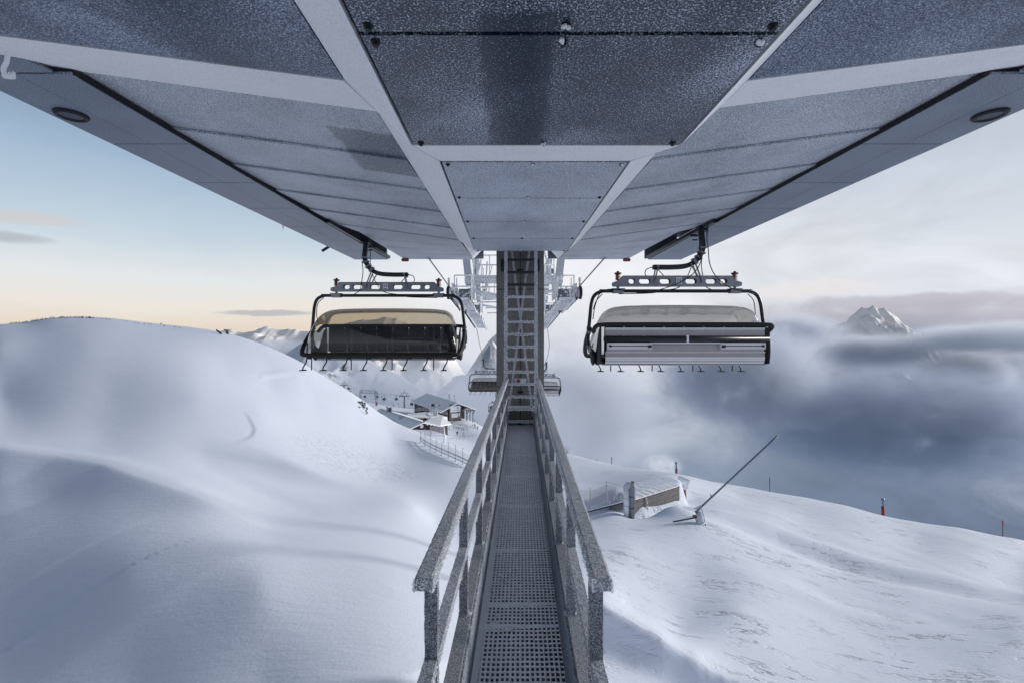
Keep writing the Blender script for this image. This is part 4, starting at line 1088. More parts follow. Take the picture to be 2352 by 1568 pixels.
    bub = b.build('bubble', M['bubble'], **L)
    b = MB(); path = bez([(CC - 2.12, .12, -2.46), (CC - 2.13, -.35, -2.80), (CC - 2.08, -.70, -3.09), (CC - 1.9, -.83, -3.17), (CC - 1.0, -.85, -3.175), (CC + 1.0, -.85, -3.175), (CC + 1.9, -.83, -3.17), (CC + 2.08, -.70, -3.09), (CC + 2.13, -.35, -2.80), (CC + 2.12, .12, -2.46)], 5)
    b.tube(path, .055, 10); b.build('bubble_hoop', M['rubber'], **L)
    b = MB(); path = bez([(CC - 2.07, .30, -2.55), (CC - 2.05, .52, -2.43), (CC - 1.85, .585, -2.385), (CC - .8, .60, -2.38), (CC + .8, .60, -2.38), (CC + 1.85, .585, -2.385), (CC + 2.05, .52, -2.43), (CC + 2.07, .30, -2.55)], 5)
    b.tube(path, .05, 10); b.build('rear_rail', M['rubber'], **L)
    # backrest, seat, side cheeks
    b = MB()
    for k in range(8):
        xa = CC - 1.86 + k * .465
        b.hexa([(xa + .01, .44, -3.12), (xa + .455, .44, -3.12), (xa + .455, .52, -3.12), (xa + .01, .52, -3.12)], [(xa + .01, .50, -2.41), (xa + .455, .50, -2.41), (xa + .455, .55, -2.41), (xa + .01, .55, -2.41)])
    b.build('backrest', M['seat_dark'], bevel=.012, **L)
    b = MB()
    for k in range(8):
        xa = CC - 1.86 + k * .465
        b.hexa([(xa + .01, -.22, -3.25), (xa + .455, -.22, -3.25), (xa + .455, .50, -3.28), (xa + .01, .50, -3.28)], [(xa + .01, -.20, -3.13), (xa + .455, -.20, -3.13), (xa + .455, .50, -3.16), (xa + .01, .50, -3.16)])
    b.build('seat', M['seat'], bevel=.015, **L)
    for sg in (-1, 1):
        b = MB(); o_ = sg * .04
        pts = [(.56, -2.44), (.60, -3.0), (.56, -3.28), (.2, -3.34), (-.2, -3.30), (-.30, -3.18), (.1, -3.0), (.38, -2.6)]
        b.prism([(CC + sg * 1.93, y, z) for y, z in pts], [(CC + sg * 1.93 + o_, y, z) for y, z in pts]); b.ball((CC + sg * 2.02, .0, -3.16), .06, .20, .20, 14)
        b.build('side_cheek', M['rubber'], **L)
    # rear cladding in aluminium strips
    xa, xb = CC - 1.84, CC + 1.84
    def strip(name, z_hi, z_lo, y_hi, y_lo, m, xx0=xa, xx1=xb, th=.02):
        b = MB(); b.hexa([(xx0, y_lo - th, z_lo), (xx1, y_lo - th, z_lo), (xx1, y_lo, z_lo), (xx0, y_lo, z_lo)], [(xx0, y_hi - th, z_hi), (xx1, y_hi - th, z_hi), (xx1, y_hi, z_hi), (xx0, y_hi, z_hi)])
        return b.build(name, m, **L)
    s1 = strip('back_strip', -2.455, -2.515, .60, .585, M['alu'])
    b = MB()
    for k in range(58): b.disc((xa + .06 + k * .0635, .596, -2.492), (0, 1, 0), .006, .006, 6)
    b.build('rivet_row', M['ink'], parent=s1, local=True)
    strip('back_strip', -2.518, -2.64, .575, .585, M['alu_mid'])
    b = MB(); b.tube([(xa - .05, .66, -2.715), (xb + .05, .66, -2.715)], .062, 14); b.box((xa, .56, -2.80), (xb, .60, -2.65)); b.build('torsion_tube', M['steel_dark'], **L)
    b = MB(); b.box((CC - .03, .655, -2.80), (CC + .015, .735, -2.63)); b.build('tube_clip', M['plate'], **L)
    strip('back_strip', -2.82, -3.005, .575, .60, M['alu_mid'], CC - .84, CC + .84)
    strip('back_strip', -2.795, -2.825, .66, .655, M['alu'], CC - .84, CC + .84)
    for sg in (-1, 1):
        b = MB(); x_in, x_out = CC + sg * .78, CC + sg * 1.82
        b.box((x_in, .58, -2.945), (x_out, .68, -2.80)); bx_ = b.build('drive_box', M['alu'], bevel=.01, **L)
        b = MB(); b.box((CC + sg * .86, .683, -2.885), (CC + sg * 1.72, .69, -2.868)); b.disc((x_out - sg * .07, .69, -2.875), (0, 1, 0), .028, .03, 12); b.box((CC + sg * .80, .682, -2.915), (CC + sg * .89, .695, -2.85)); b.build('drive_rod', M['ink'], parent=bx_, local=True)
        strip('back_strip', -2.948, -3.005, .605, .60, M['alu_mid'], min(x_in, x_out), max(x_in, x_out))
    s1 = strip('back_strip', -3.008, -3.034, .61, .605, M['alu'])
    b = MB()
    for k in range(46): b.disc((xa + .06 + k * .08, .611, -3.02), (0, 1, 0), .005, .006, 6)
    b.build('rivet_row', M['ink'], parent=s1, local=True)
    strip('back_strip', -3.037, -3.12, .575, .59, M['steel_dark'] if False else M['alu_mid'])
    strip('back_strip', -3.123, -3.225, .60, .585, M['alu'])
    strip('back_strip', -3.235, -3.285, .58, .555, M['alu'])
    b = MB(); b.box((xa - .04, -.25, -3.335), (xb + .04, -.13, -3.285)); b.box((xa - .04, -.1, -3.32), (xb + .04, .55, -3.295)); b.build('seat_frame', M['alu_mid'], **L)
    # restraint bars and footrests
    for x in (-1.163, -.13, .937, 2.02):
        b = MB(); b.box((x - .028, -.80, -3.12), (x + .028, -.775, -2.55)); b.tube([(x, -.80, -3.10), (x, -.82, -3.56)], .015, 8); b.build('restraint_bar', M['steel_dark'], **L)
    for k in range(8):
        x = -1.30 + k * .5246
        b = MB(); b.tube(bez([(x, -.76, -2.86), (x, -.78, -3.15), (x - .005, -.80, -3.34), (x - .045, -.81, -3.42), (x - .085, -.82, -3.50), (x - .09, -.82, -3.555)], 4), .017, 8)
        b.prism([(x - .175, -.90, -3.575), (x - .005, -.90, -3.575), (x + .0, -.74, -3.575), (x - .18, -.74, -3.575)], [(x - .13, -.90, -3.548), (x - .05, -.90, -3.548), (x - .05, -.74, -3.548), (x - .13, -.74, -3.548)])
        b.tube([(x + .02, -.80, -3.235), (x + .10, -.80, -3.25), (x + .13, -.80, -3.22)], .035, 8)
        b.build('footrest', M['steel_dark'], **L)
    # hoses
    b = MB()
    for pts in ([(-.08, -.1, -.6), (-.05, -.1, -.9), (-.09, -.1, -1.2), (-.14, -.1, -1.42), (-.35, -.06, -1.55)],
                [(1.18, 0, -.97), (1.32, -.03, -1.02), (1.36, -.03, -1.12), (1.33, -.02, -1.19)],
                [(.2, -.09, -.95), (.3, -.1, -1.2), (.4, -.1, -1.34)], [(.95, .09, -1.19), (1.05, .09, -1.08), (1.15, .09, -1.02)],
                [(.5, -.05, -1.45), (.65, -.08, -1.50), (.95, -.08, -1.54), (1.2, -.05, -1.6), (2.0, -.05, -1.62)],
                [(CC - 1.78, -.04, -1.62), (CC - 1.93, -.06, -1.78), (CC - 1.97, -.06, -2.05), (CC - 1.95, -.02, -2.3)],
                [(CC + 1.78, -.04, -1.62), (CC + 1.93, -.06, -1.80), (CC + 2.0, -.06, -2.0)],
                [(.08, .12, -.25), (.09, .12, -.6), (.05, .13, -.85)]):
        b.tube(bez(pts, 5), .011, 6)
    b.build('hose', M['rubber'], **L)
    return t

CHG = 'chairs on the lift line'
ch59 = make_chair('near left lift chair, number 59, front view with amber bubble and dark seats', '59', -1, CHG)
ch59.location = (-3.95, 12.68, 2.67)
ch55 = make_chair('near right lift chair number 55 seen from behind with grey aluminium back panels', '55', 1, CHG)
for ch in ch55.children:
    if ch.name.split('.')[0] == 'bubble': ch.data.materials[0] = M['bubble_grey']
ch55.location = (4.72, 11.1, 2.64); ch55.rotation_euler = (0, 0, math.pi)
# two long control hoses that loop down behind chair 55 (seen from its back)
b = MB()
b.tube(bez([(.10, .12, -.1), (.05, .13, -.62), (.06, .13, -.85), (.25, .14, -1.15), (.7, .16, -1.42), (1.35, .12, -1.60), (1.75, .08, -1.58), (2.1, .1, -1.52), (2.45, .12, -1.58), (2.60, .1, -1.9), (2.66, .1, -2.25)], 6), .012, 6)
b.tube(bez([(-.09, .12, 0), (-.12, .13, -.6), (-.16, .14, -.95), (-.32, .15, -1.25), (-.62, .15, -1.48), (-.95, .1, -1.55), (-1.25, .05, -1.62)], 6), .012, 6)
b.build('control_hose', M['rubber'], ch55, local=True)
b = MB(); b.tube([(-.10, .12, .05), (-.10, .12, -.40)], .028, 10); b.tube([(-.10, .12, .02), (-.10, .12, .3)], .014, 8); b.build('strut', M['galv'], ch55, local=True)

def far_chair(src, label, loc, rz):
    r_ = copy_tree(src); r_.location = loc; r_.rotation_euler = (0, 0, rz); r_['label'] = label
    for ch in r_.children:
        if ch.name.split('.')[0] == 'bubble': ch.data = ch.data.copy(); ch.data.materials[0] = M['bubble_far']
    return r_
far_chair(ch59, 'small far lift chair with frosted bubble hanging left of the concrete column', (-2.52, 47.5, -2.45), 0)
far_chair(ch55, 'small distant lift chair half hidden behind the right edge of the concrete column', (3.98, 47.0, -2.75), math.pi)
far_chair(ch59, 'farthest lift chair, only its left corner showing between the left handrail and the column', (-2.35, 92.0, -12.0), 0)


# ------------------------------------------------------------------ rime-white line towers ahead
RL, RR = -2.65, 3.25                              # the two ropes
def line_tower(label, ya, yb, za, zb, arm_y, arm_z, nw):
    yc = (ya + yb) / 2; xm = (RL + RR) / 2
    g = gz(xm, arm_y)
    t = thing('line_tower', label, 'lift tower', (xm, arm_y, g), 0, 'lift towers beyond the column')
    rz = lambda y: za + (zb - za) * (y - ya) / (yb - ya)
    b = MB()
    for ex in (-.4, .4):
        for ey in (-.4, .4): b.beam((xm + ex, arm_y + ey, g - .5), (xm + ex * .6, arm_y + ey * .6, arm_z), .07, .07)
    for k in range(8):
        zk0, zk1 = g + (arm_z - g) * k / 8, g + (arm_z - g) * (k + 1) / 8
        for ey in (-.34, .34): b.beam((xm - .34, arm_y + ey, zk0), (xm + .34, arm_y + ey, zk1), .035, .035)
        for ex in (-.34, .34): b.beam((xm + ex, arm_y - .34, zk0), (xm + ex, arm_y + .34, zk1), .035, .035)
    b.build('mast', M['rime_grey'], t)
    b = MB(); b.beam((RL + .55, arm_y, arm_z), (RR - .55, arm_y, arm_z), .34, .30); b.beam((RL + .7, arm_y, arm_z - .45), (xm, arm_y, arm_z - .9), .14, .14); b.beam((RR - .7, arm_y, arm_z - .45), (xm, arm_y, arm_z - .9), .14, .14)
    for k in range(60): b.ball((random.uniform(RL + .5, RR - .5), arm_y - .17, arm_z + random.choice((-.15, .15)) + random.uniform(-.02, .02)), .05, .04, .05, 6, 1, .3)
    b.build('crossarm', [M['rime_tower'], M['rime_tower']], t)
    b = MB()
    for zz in (.55, 1.02): b.tube([(RL + 1.0, arm_y - .35, arm_z + .15 + zz), (RR - 1.0, arm_y - .35, arm_z + .15 + zz)], .028, 7)
    for x in np.linspace(RL + 1.0, RR - 1.0, 6): b.tube([(x, arm_y - .35, arm_z + .1), (x, arm_y - .35, arm_z + 1.19)], .03, 7)
    for x in (RL + 1.35, RR - 1.35):
        for zz in (.3, .75): b.tube([(x, arm_y + .1, arm_z + .15 + zz), (x, arm_y + 2.2, arm_z + .15 + zz)], .026, 6)
        for yy in (.1, 1.1, 2.2): b.tube([(x, arm_y + yy, arm_z + .1), (x, arm_y + yy, arm_z + .95)], .03, 6)
    b.box((RL + .9, arm_y - .45, arm_z + .14), (RR - .9, arm_y + .5, arm_z + .19)); b.build('arm_walkway', M['rime_tower'], t)
    for xr, sg in ((RL, 1), (RR, -1)):
        bk = thing('sheave_assembly', None, None, (xr, ya, rz(ya))); bk.parent = t; bk.location = Vector((xr, ya, rz(ya))) - t.location
        # wheels
        for k in range(nw):
            y = ya + (yb - ya) * k / (nw - 1); r_ = .30 if k == 0 else .23
            b = MB(); b.disc((xr, y, rz(y) - r_), (1, 0, 0), r_, .10, 18, 0, False); b.disc((xr, y, rz(y) - r_), (1, 0, 0), r_ * .72, .16, 14, 1)
            b.build('sheave', [M['rubber'], M['rime_grey']], bk)
        b = MB()
        for k in range(nw - 1):
            y0_, y1_ = ya + (yb - ya) * k / (nw - 1), ya + (yb - ya) * (k + 1) / (nw - 1)
            for xo in (.13 * sg,): b.beam((xr + xo, y0_, rz(y0_) - .10), (xr + xo, y1_, rz(y1_) - .12), .04, .13)
            if k % 2 == 0: b.beam((xr + sg * .17, y0_, rz(y0_) - .02), (xr + sg * .17, y1_, rz(y1_) - .04), .06, .12)
        b.beam((xr + sg * .22, ya + .2, rz(ya) + .06), (xr + sg * .22, yb - .2, rz(yb) + .06), .08, .16)
        for k in range(int(nw * 7)):
            y = random.uniform(ya, yb); b.ball((xr + sg * random.choice((.16, .2, .24)), y, rz(y) + random.uniform(-.2, .15)), .05, .07, .05, 6, 0, .35)
        for yy in (ya + .1, (ya + yb) / 2): b.tube([(xr, yy, rz(yy) + .02), (xr - sg * .0, yy, rz(yy) + .34)], .05, 7); b.ball((xr, yy, rz(yy) + .3), .07, .07, .12, 7, 0, .2)
        b.build('rocker_beam', M['rime_tower'], bk)
        # stepped maintenance catwalk beside the wheels
        b = MB(); n_ = int((yb - ya) / .46)
        for k in range(n_):
            y = ya + .2 + (yb - ya - .3) * k / n_; z = rz(y) - .52
            b.box((xr + sg * .22, y, z), (xr + sg * .92, y + .15, z + .05))
            for q in range(5): b.ball((xr + sg * random.uniform(.22, .92), y - .01, z + random.uniform(0, .05)), .035, .03, .04, 5, 0, .3)
        for xo in (.22, .94): b.beam((xr + sg * xo, ya + .1, rz(ya) - .57), (xr + sg * xo, yb, rz(yb) - .57), .06, .12)
        b.build('catwalk', M['rime_tower'], bk)
        for k in range(0, n_, max(1, n_ // 5)):
            b = MB(); y = ya + .2 + (yb - ya - .3) * k / n_; b.box((xr + sg * .95, y - .10, rz(y) - .62), (xr + sg * .99, y + .10, rz(y) - .44))
            b.build('bracket', M['black'], bk)
        # end cage and control gear above the first wheel
        b = MB(); z = rz(ya) - .5; yo_ = ya + .15
        for x in (.25, 1.0):
            for yy in (0, .9): b.tube([(xr + sg * x, yo_ + yy, z), (xr + sg * x, yo_ + yy, z + 1.0)], .028, 6)
        for zz in (.5, 1.0):
            b.tube([(xr + sg * .25, yo_, z + zz), (xr + sg * 1.0, yo_, z + zz), (xr + sg * 1.0, yo_ + .9, z + zz)], .026, 6)
        for k in range(10):
            b.beam((xr + sg * 1.02, yo_ + .3 + k * .22, z), (xr + sg * 1.02, yo_ + .3 + k * .22, z + 1.25 - abs(k - 4) * .06), .03, .07)
        b.build('guard_cage', M['rime_tower'], bk)
        b = MB(); b.box((xr + sg * .40, yo_ + .5, z + .05), (xr + sg * .95, yo_ + .8, z + .44)); b.disc((xr + sg * .55, yo_ + .48, z + .28), (0, 1, 0), .12, .1, 12); b.beam((xr + sg * .5, yo_ + .45, z + .1), (xr + sg * .8, yo_ + .45, z + .4), .05, .07); b.beam((xr + sg * .9, yo_ + .45, z + .1), (xr + sg * .7, yo_ + .45, z + .4), .04, .06)
        for k in range(10): b.ball((xr + sg * random.uniform(.4, .95), yo_ + .45, z + random.uniform(.05, .5)), .06, .05, .06, 6, 1, .3)
        b.build('control_gear', [M['galv'], M['rime_tower']], bk)
        # lifting gallows
        b = MB(); b.beam((xr + sg * .75, arm_y + .3, arm_z - .3), (xr + sg * .45, arm_y, arm_z + 2.6), .36, .22, (0, 1, 0)); b.build('gallows', M['rime_grey'], t)
        b = MB(); b.tube([(xr + sg * 1.12, arm_y, arm_z - .2), (xr + sg * 1.30, arm_y, arm_z + 2.4)], .07, 8); b.tube([(xr + sg * 1.15, arm_y, arm_z + .2), (xr + sg * 1.65, arm_y - .1, arm_z + 2.2)], .045, 8); b.build('gallows_strut', M['rime_tower'], t)
        for zz, xo in ((-.25, 0), (-.62, .1), (-.95, .2)):
            b = MB(); b.tube([(xr + sg * (1.0 + xo), arm_y + 1 + xo * 4, arm_z + zz), (xm, arm_y + 1 + xo * 4, arm_z + zz + .04)], .04, 7); b.build('tie_rod', M['rime_tower'], t)
    b = MB(); b.box((RL + .95, arm_y + .15, arm_z + .35), (RL + 1.15, arm_y + .3, arm_z + .6)); b.box((RR - 1.15, arm_y + .15, arm_z + .35), (RR - .95, arm_y + .3, arm_z + .6)); b.build('junction_box', M['galv'], t)
    return t
line_tower('nearer rime-white lift tower with railed crossarm and sheave trains showing both sides of the column', 20.4, 25.2, 2.22, 1.86, 22.4, 2.72, 9)
line_tower('farther rime-white lift tower stepping down the line behind the first tower', 27.2, 37.0, 1.95, 1.08, 30.5, 2.55, 13)
for nm, x, lab in (('rope', RL, 'left haul rope running from the canopy over the tower sheaves and down the valley'), ('rope', RR, 'right haul rope running from the canopy over the tower sheaves and down the valley')):
    b = MB(); x2 = -2.5 if x < 0 else 3.98
    b.tube(bez([(x, 13.5, 2.72), (x, 20.4, 2.24), (x, 25.2, 1.88), (x, 27.2, 1.98), (x, 37.0, 1.10)], 6) + bez([(x, 37.2, 1.06), (x2, 47.4, -2.40 if x < 0 else -2.7), (x2, 92, -12.0), (x2, 160, -27.5), (x2, 260, -56)], 6), .026, 6)
    o = b.build('haul_rope', M['rope']); tag(o, lab, 'rope', 'haul ropes of the chairlift')


# ------------------------------------------------------------------ valley station, lodge and lifts below
def Z3(x, y, d): return P(941.7 + x / 11.376, 895.8 + y / 11.376, d)
def Z2(x, y, d): return P(758 + x / 11.378, 872.8 + y / 11.378, d)
def ZF(x, y, d): return P(953.2 + x / 15.754, 976.2 + y / 15.754, d)
def C5(x, y, d): return P(1274.8 + x / 4.18, 976.2 + y / 4.18, d)

class Frame:
    """Local axes of a building: s along the ridge, t across, z up."""
    def __init__(s, o, a): s.o = Vector((o[0], o[1])); s.a = Vector(a).normalized(); s.c = Vector((s.a.y, -s.a.x))
    def __call__(s, al, ac, z): q = s.o + s.a * al + s.c * ac; return Vector((q.x, q.y, z))
    def block(s, mb, s0, s1, t0, t1, z0, z1, m=0):
        mb.hexa([s(s0, t0, z0), s(s0, t1, z0), s(s1, t1, z0), s(s1, t0, z0)], [s(s0, t0, z1), s(s0, t1, z1), s(s1, t1, z1), s(s1, t0, z1)], m)
    @property
    def rz(s): return math.atan2(s.c.y, s.c.x)

FL = Frame((-21.8, 195), (-18.2, 30.6))
lodge = thing('ski_lodge', 'dark wooden mountain lodge with snowy gable roof and large white sign on its end wall', 'lodge', FL(10, 0, -36.5))
def roof_pair(name, fr, parent, s0, s1, zr_top, t0, z0, t1, z1, th, m):
    b = MB()
    for (t_, z_) in ((t0, z0), (t1, z1)):
        b.hexa([fr(s0, 0, zr_top - th), fr(s0, t_, z_ - th), fr(s1, t_, z_ - th), fr(s1, 0, zr_top - th)], [fr(s0, 0, zr_top), fr(s0, t_, z_), fr(s1, t_, z_), fr(s1, 0, zr_top)])
    return b.build(name, m, parent)
rf = roof_pair('roof', FL, lodge, -1.4, 36, -28.4, -8.0, -31.75, 9.0, -32.15, .35, M['snow_roof'])
for (x, y) in ((605, 372), (800, 408)):
    p = Z3(x, y, 199); b = MB(); b.box((p.x - .7, p.y - .5, p.z - .7), (p.x + .5, p.y + .5, p.z + .3)); b.build('chimney', M['wood_dark'], rf)
b = MB(); FL.block(b, .0, .5, -3.3, 2.1, -37, -29.0); b.build('end_wall', M['wood_grey'], lodge)
b = MB(); FL.block(b, 2.0, 34, -7.0, 2.1, -38, -31.7); FL.block(b, 7, 34, 2.1, 7.0, -38, -31.7)
b.prism([FL(2.0, -7.0, -31.7), FL(2.0, 7.0, -31.7), FL(2.0, 0, -28.8)], [FL(2.4, -7.0, -31.7), FL(2.4, 7.0, -31.7), FL(2.4, 0, -28.8)])
b.build('wall', M['wood_dark'], lodge)
for (s0, s1) in ((24.5, 30.5), (14, 22), (5, 9)):
    b = MB(); FL.block(b, s0, s1, -7.12, -7.0, -36.2, -32.2); b.build('board_panel', M['wood_grey'], lodge)
for k in range(5):
    b = MB(); FL.block(b, 9.4 + k * .9, 10.1 + k * .9, -7.14, -7.0, -34.2, -32.4); b.build('window', M['plate'], lodge)
for (s, t_) in ((-1.0, 7.2), (2.0, 7.2), (5.0, 7.2), (-1.0, 4.2)):
    b = MB(); b.beam(FL(s, t_, -37.5), FL(s, t_, -31.4), .3, .3); b.beam(FL(s, t_, -33.8), FL(s, t_ + 1.3, -32.0), .2, .2, (0, 0, 1)); b.build('porch_post', M['wood_dark'], lodge)
b = MB(); b.beam(FL(-1.0, 2.1, -32.0), FL(-1.0, 8.0, -32.3), .28, .34); b.beam(FL(-1.0, 2.2, -32.1), FL(-1.0, 4.5, -30.6), .2, .22); b.beam(FL(-1.0, 6.8, -32.2), FL(-1.0, 4.4, -30.7), .2, .22); b.build('truss', M['wood_grey'], lodge)
sg_ = MB(); FL.block(sg_, -.16, -.02, -2.95, 1.65, -32.4, -29.95); sign = sg_.build('sign_board', M['plate'], lodge)
p = FL(-.20, -.55, -31.72) - Vector(lodge.location); text_part('sign_text', 'Silvretta Montafon', .62, p, (R(90), 0, FL.rz), M['ink'], sign, 3.9, .01)
b = MB(); o3 = FL(-.19, .35, -30.75)
def lp(u, z): return FL(-.19, .35 + u, -30.75 + z)
for q in ([(-.62, -.30), (-.40, -.05), (-.18, .02), (-.22, -.12), (-.45, -.22)], [(-.22, -.10), (.0, .42), (.16, .40), (.02, .0), (-.1, -.42), (-.22, -.38)], [(.16, .12), (.55, -.22), (.42, -.24), (.12, .0)]):
    b.prism([lp(u, z) for u, z in q], [lp(u, z) + Vector((FL.a.x, FL.a.y, 0)) * .03 for u, z in q])
b.build('sign_emblem', M['ink'], sign)
b = MB(); FL.block(b, -.14, -.02, -2.5, .55, -34.8, -33.0); b.build('map_board', M['alu'], lodge)
b = MB(); FL.block(b, -.14, -.02, .70, 1.55, -34.5, -32.8, 1); FL.block(b, -.17, -.135, .82, 1.43, -34.35, -32.95, 0); b.build('notice_board', [M['plate'], M['ink']], lodge)
b = MB(); FL.block(b, -1.1, -.6, -2.2, .2, -36.05, -35.9); FL.block(b, -1.1, -.6, .6, 1.9, -36.05, -35.9); b.build('bench', M['wood_dark'], lodge)
b = MB(); p = Z3(447, 90, 226); b.tube([p - Vector((0, 0, .4)), p + Vector((0, 0, 1.4))], .06, 6); b.build('lightning_rod', M['galv'], lodge)
for (x, lab) in ((1026, 'left antenna with flat panels on the lodge roof ridge'), (1160, 'right antenna with round dish on the lodge roof ridge')):
    p0, p1 = Z3(x, 290, 202), Z3(x, 110, 202)
    t = thing('antenna', lab, 'antenna', p0, 0, 'antennas on the lodge roof')
    b = MB(); b.tube([p0 - Vector((0, 0, .5)), p1], .11, 7); b.build('pole', M['galv'], t)
    b = MB()
    if x < 1100:
        b.box((p1.x - .35, p1.y - .2, p1.z - 1.6), (p1.x + .35, p1.y + .1, p1.z + .2))
    else:
        b.disc((p1.x, p1.y - .2, p1.z - .4), (0, 1, 0), .45, .25, 14)
    for k in range(3): b.box((p1.x - .75 + k * .6, p1.y - .3, p1.z - 2.4), (p1.x - .45 + k * .6, p1.y - .1, p1.z - 1.6 + .2 * (k % 2)))
    b.build('panel', M['rime_grey'], t)

FB = Frame((-28.0, 150), (-21.6, 27.4))
lowb = thing('low_building', 'long low building with broad snow-dusted metal roof dug into the slope below the hill', 'building', FB(10, 0, -35))
rf = roof_pair('roof', FB, lowb, -.6, 35, -28.4, -6.6, -30.35, 7.2, -30.5, .3, M['snow_roof'])
for k in range(5):
    b = MB(); b.beam(FB(2 + k * 3.4, -.8, -28.60), FB(2 + k * 3.4, -6.4, -30.24), .12, .08); b.build('roof_seam', M['rime_grey'], rf)
b = MB(); b.beam(FB(-.6, 0, -28.37), FB(35, 0, -28.37), .35, .12); b.build('ridge_cap', M['galv'], rf)
b = MB(); FB.block(b, .8, 34, -5.8, 6.2, -38, -30.6); b.prism([FB(.8, -5.8, -30.6), FB(.8, 6.2, -30.6), FB(.8, 0, -28.8)], [FB(1.2, -5.8, -30.6), FB(1.2, 6.2, -30.6), FB(1.2, 0, -28.8)]); b.build('wall', M['wood_dark'], lowb)
b = MB(); b.disc(FB(.5, -.1, -29.75), (FB.a.x, FB.a.y, 0), .62, .2, 20); b.build('round_sign', M['plate'], lowb)
for k in range(4):
    b = MB(); p = FB(-.5, 1.4 + k * 1.3, -29.25 - k * .33); b.ball(p, .22, .3, .25, 8, 0, .1); b.build('lamp', M['plate'], lowb)
p = Z2(1860, 1080, 160)
t = thing('roof_unit', 'dark ventilation unit standing on the snow-dusted low roof', 'ventilation unit', p)
b = MB(); b.box((p.x - .75, p.y - .5, p.z - .4), (p.x + .75, p.y + .5, p.z + 1.5)); b.build('housing', M['galv'], t)
b = MB()
for k in range(4): b.tube([(p.x - .7 + .45 * k, p.y - .5, p.z + 1.5), (p.x - .7 + .45 * k, p.y - .5, p.z + 2.0)], .05, 5)
b.tube([(p.x - .7, p.y - .5, p.z + 2.0), (p.x + .65, p.y - .5, p.z + 2.0)], .05, 5)
for k in range(5): b.ball((p.x + random.uniform(-.6, .6), p.y - .52, p.z + random.uniform(0, 1.4)), .22, .06, .2, 6, 1, .3)
b.build('grille', [M['black'], M['rime_grey']], t)
p = Z3(380, 800, 152); b = MB(); b.tube(bez([p + Vector((-.2, 0, -.6)), p + Vector((-.2, 0, .5)), p + Vector((.1, 0, .95)), p + Vector((.45, 0, .6))], 4), .22, 8); o = b.build('vent_pipe', M['black']); tag(o, 'bent black vent pipe on the ridge of the low roof', 'vent pipe')
p = Z2(1558, 815, 172)
t = thing('roof_hut', 'small grey box hut on the far ridge of the low building', 'hut', p); b = MB(); b.box((p.x - .95, p.y - .6, p.z - .5), (p.x + .8, p.y + .6, p.z + 1.6)); b.build('shell', M['galv'], t)
b = MB(); b.box((p.x - .1, p.y - .64, p.z - .2), (p.x + .6, p.y - .6, p.z + 1.4)); b.build('door', M['steel_dark'], t)
p = Z2(1482, 695, 173); b = MB(); b.tube([p - Vector((0, 0, 1)), p + Vector((0, 0, .5))], .05, 5); b.prism([p + Vector((-.3, 0, -.1)), p + Vector((.25, 0, -.1)), p + Vector((.05, 0, .6))], [p + Vector((-.3, .04, -.1)), p + Vector((.25, .04, -.1)), p + Vector((.05, .04, .6))]); o = b.build('warning_flag', M['red_rime']); tag(o, 'small red flag beside the hut on the ridge', 'flag')

def hip(name, label, pts_eave, apex, base_z, overhang=.5):
    """Hipped snowy roof over dark walls; eave corners and apex points given in world space."""
    c0 = sum((Vector(p) for p in pts_eave), Vector()) / len(pts_eave)
    t = thing(name, label, 'building', (c0.x, c0.y, base_z))
    n = len(pts_eave); apex = [Vector(a) for a in apex]
    b = MB(); vs = [Vector(p) for p in pts_eave]; k = len(apex)
    vs2 = [v - Vector((0, 0, .4)) for v in vs]
    fs = [(0, 1, n + (1 if k > 1 else 0), n)] if k > 1 else [(0, 1, n)]
    if k > 1: fs += [(1, 2, n + 1), (2, 3, n, n + 1), (3, 0, n)]
    else: fs += [(i, (i + 1) % n, n) for i in range(1, n)]
    b.add(vs + apex, fs); m_ = len(vs + apex)
    b.add(vs + vs2, [(i, (i + 1) % n, n + (i + 1) % n, n + i) for i in range(n)] + [tuple(range(n, 2 * n))])
    b.build('roof', M['snow_roof'], t)
    b = MB(); inn = [c0 + (v - c0) * .72 for v in vs]
    b.prism([Vector((v.x, v.y, base_z - 1)) for v in inn], [Vector((v.x, v.y, v.z - .35)) for v in inn]); b.build('wall', M['wood_dark'], t)
    return t
hip('snowy_annex', 'annex with thick white hipped snow roof between the low building and the lodge', [Z3(345, 825, 158), Z3(790, 915, 154), Z3(1085, 865, 161), Z3(700, 770, 172)], [Z3(560, 712, 165), Z3(850, 678, 166)], -36.5)
hip('white_roofed_wing', 'flat white-roofed wing joining the terrace in front of the lodge', [Z3(-120, 680, 172), Z3(560, 712, 168), Z3(440, 560, 184), Z3(-40, 605, 186)], [Z3(120, 640, 178), Z3(400, 640, 178)], -36.5)
# terrace with railings and a cabinet
def railing(name, label, pts, hgt, m, step=1.6, lines=3, group=None):
    t = thing(name, label, 'railing', pts[0], 0, group)
    b = MB(); 
    for a, c_ in zip(pts[:-1], pts[1:]):
        for k in range(lines): b.beam(a + Vector((0, 0, hgt * (k + 1) / lines)), c_ + Vector((0, 0, hgt * (k + 1) / lines)), .06, .07)
    b.build('rail', m, t)
    for a, c_ in zip(pts[:-1], pts[1:]):
        n_ = max(1, int((c_ - a).length / step))
        for k in range(n_ + 1):
            q_ = a + (c_ - a) * (k / n_); b = MB(); b.beam(q_ - Vector((0, 0, .4)), q_ + Vector((0, 0, hgt)), .08, .08); b.build('post', m, t)
    return t
railing('terrace_railing', 'pale railing along the upper terrace left of the lodge sign', [Z3(75, 575, 186), Z3(230, 545, 187), Z3(370, 535, 188), Z3(520, 540, 186)], 1.3, M['rime_grey'], 2.2, 4)
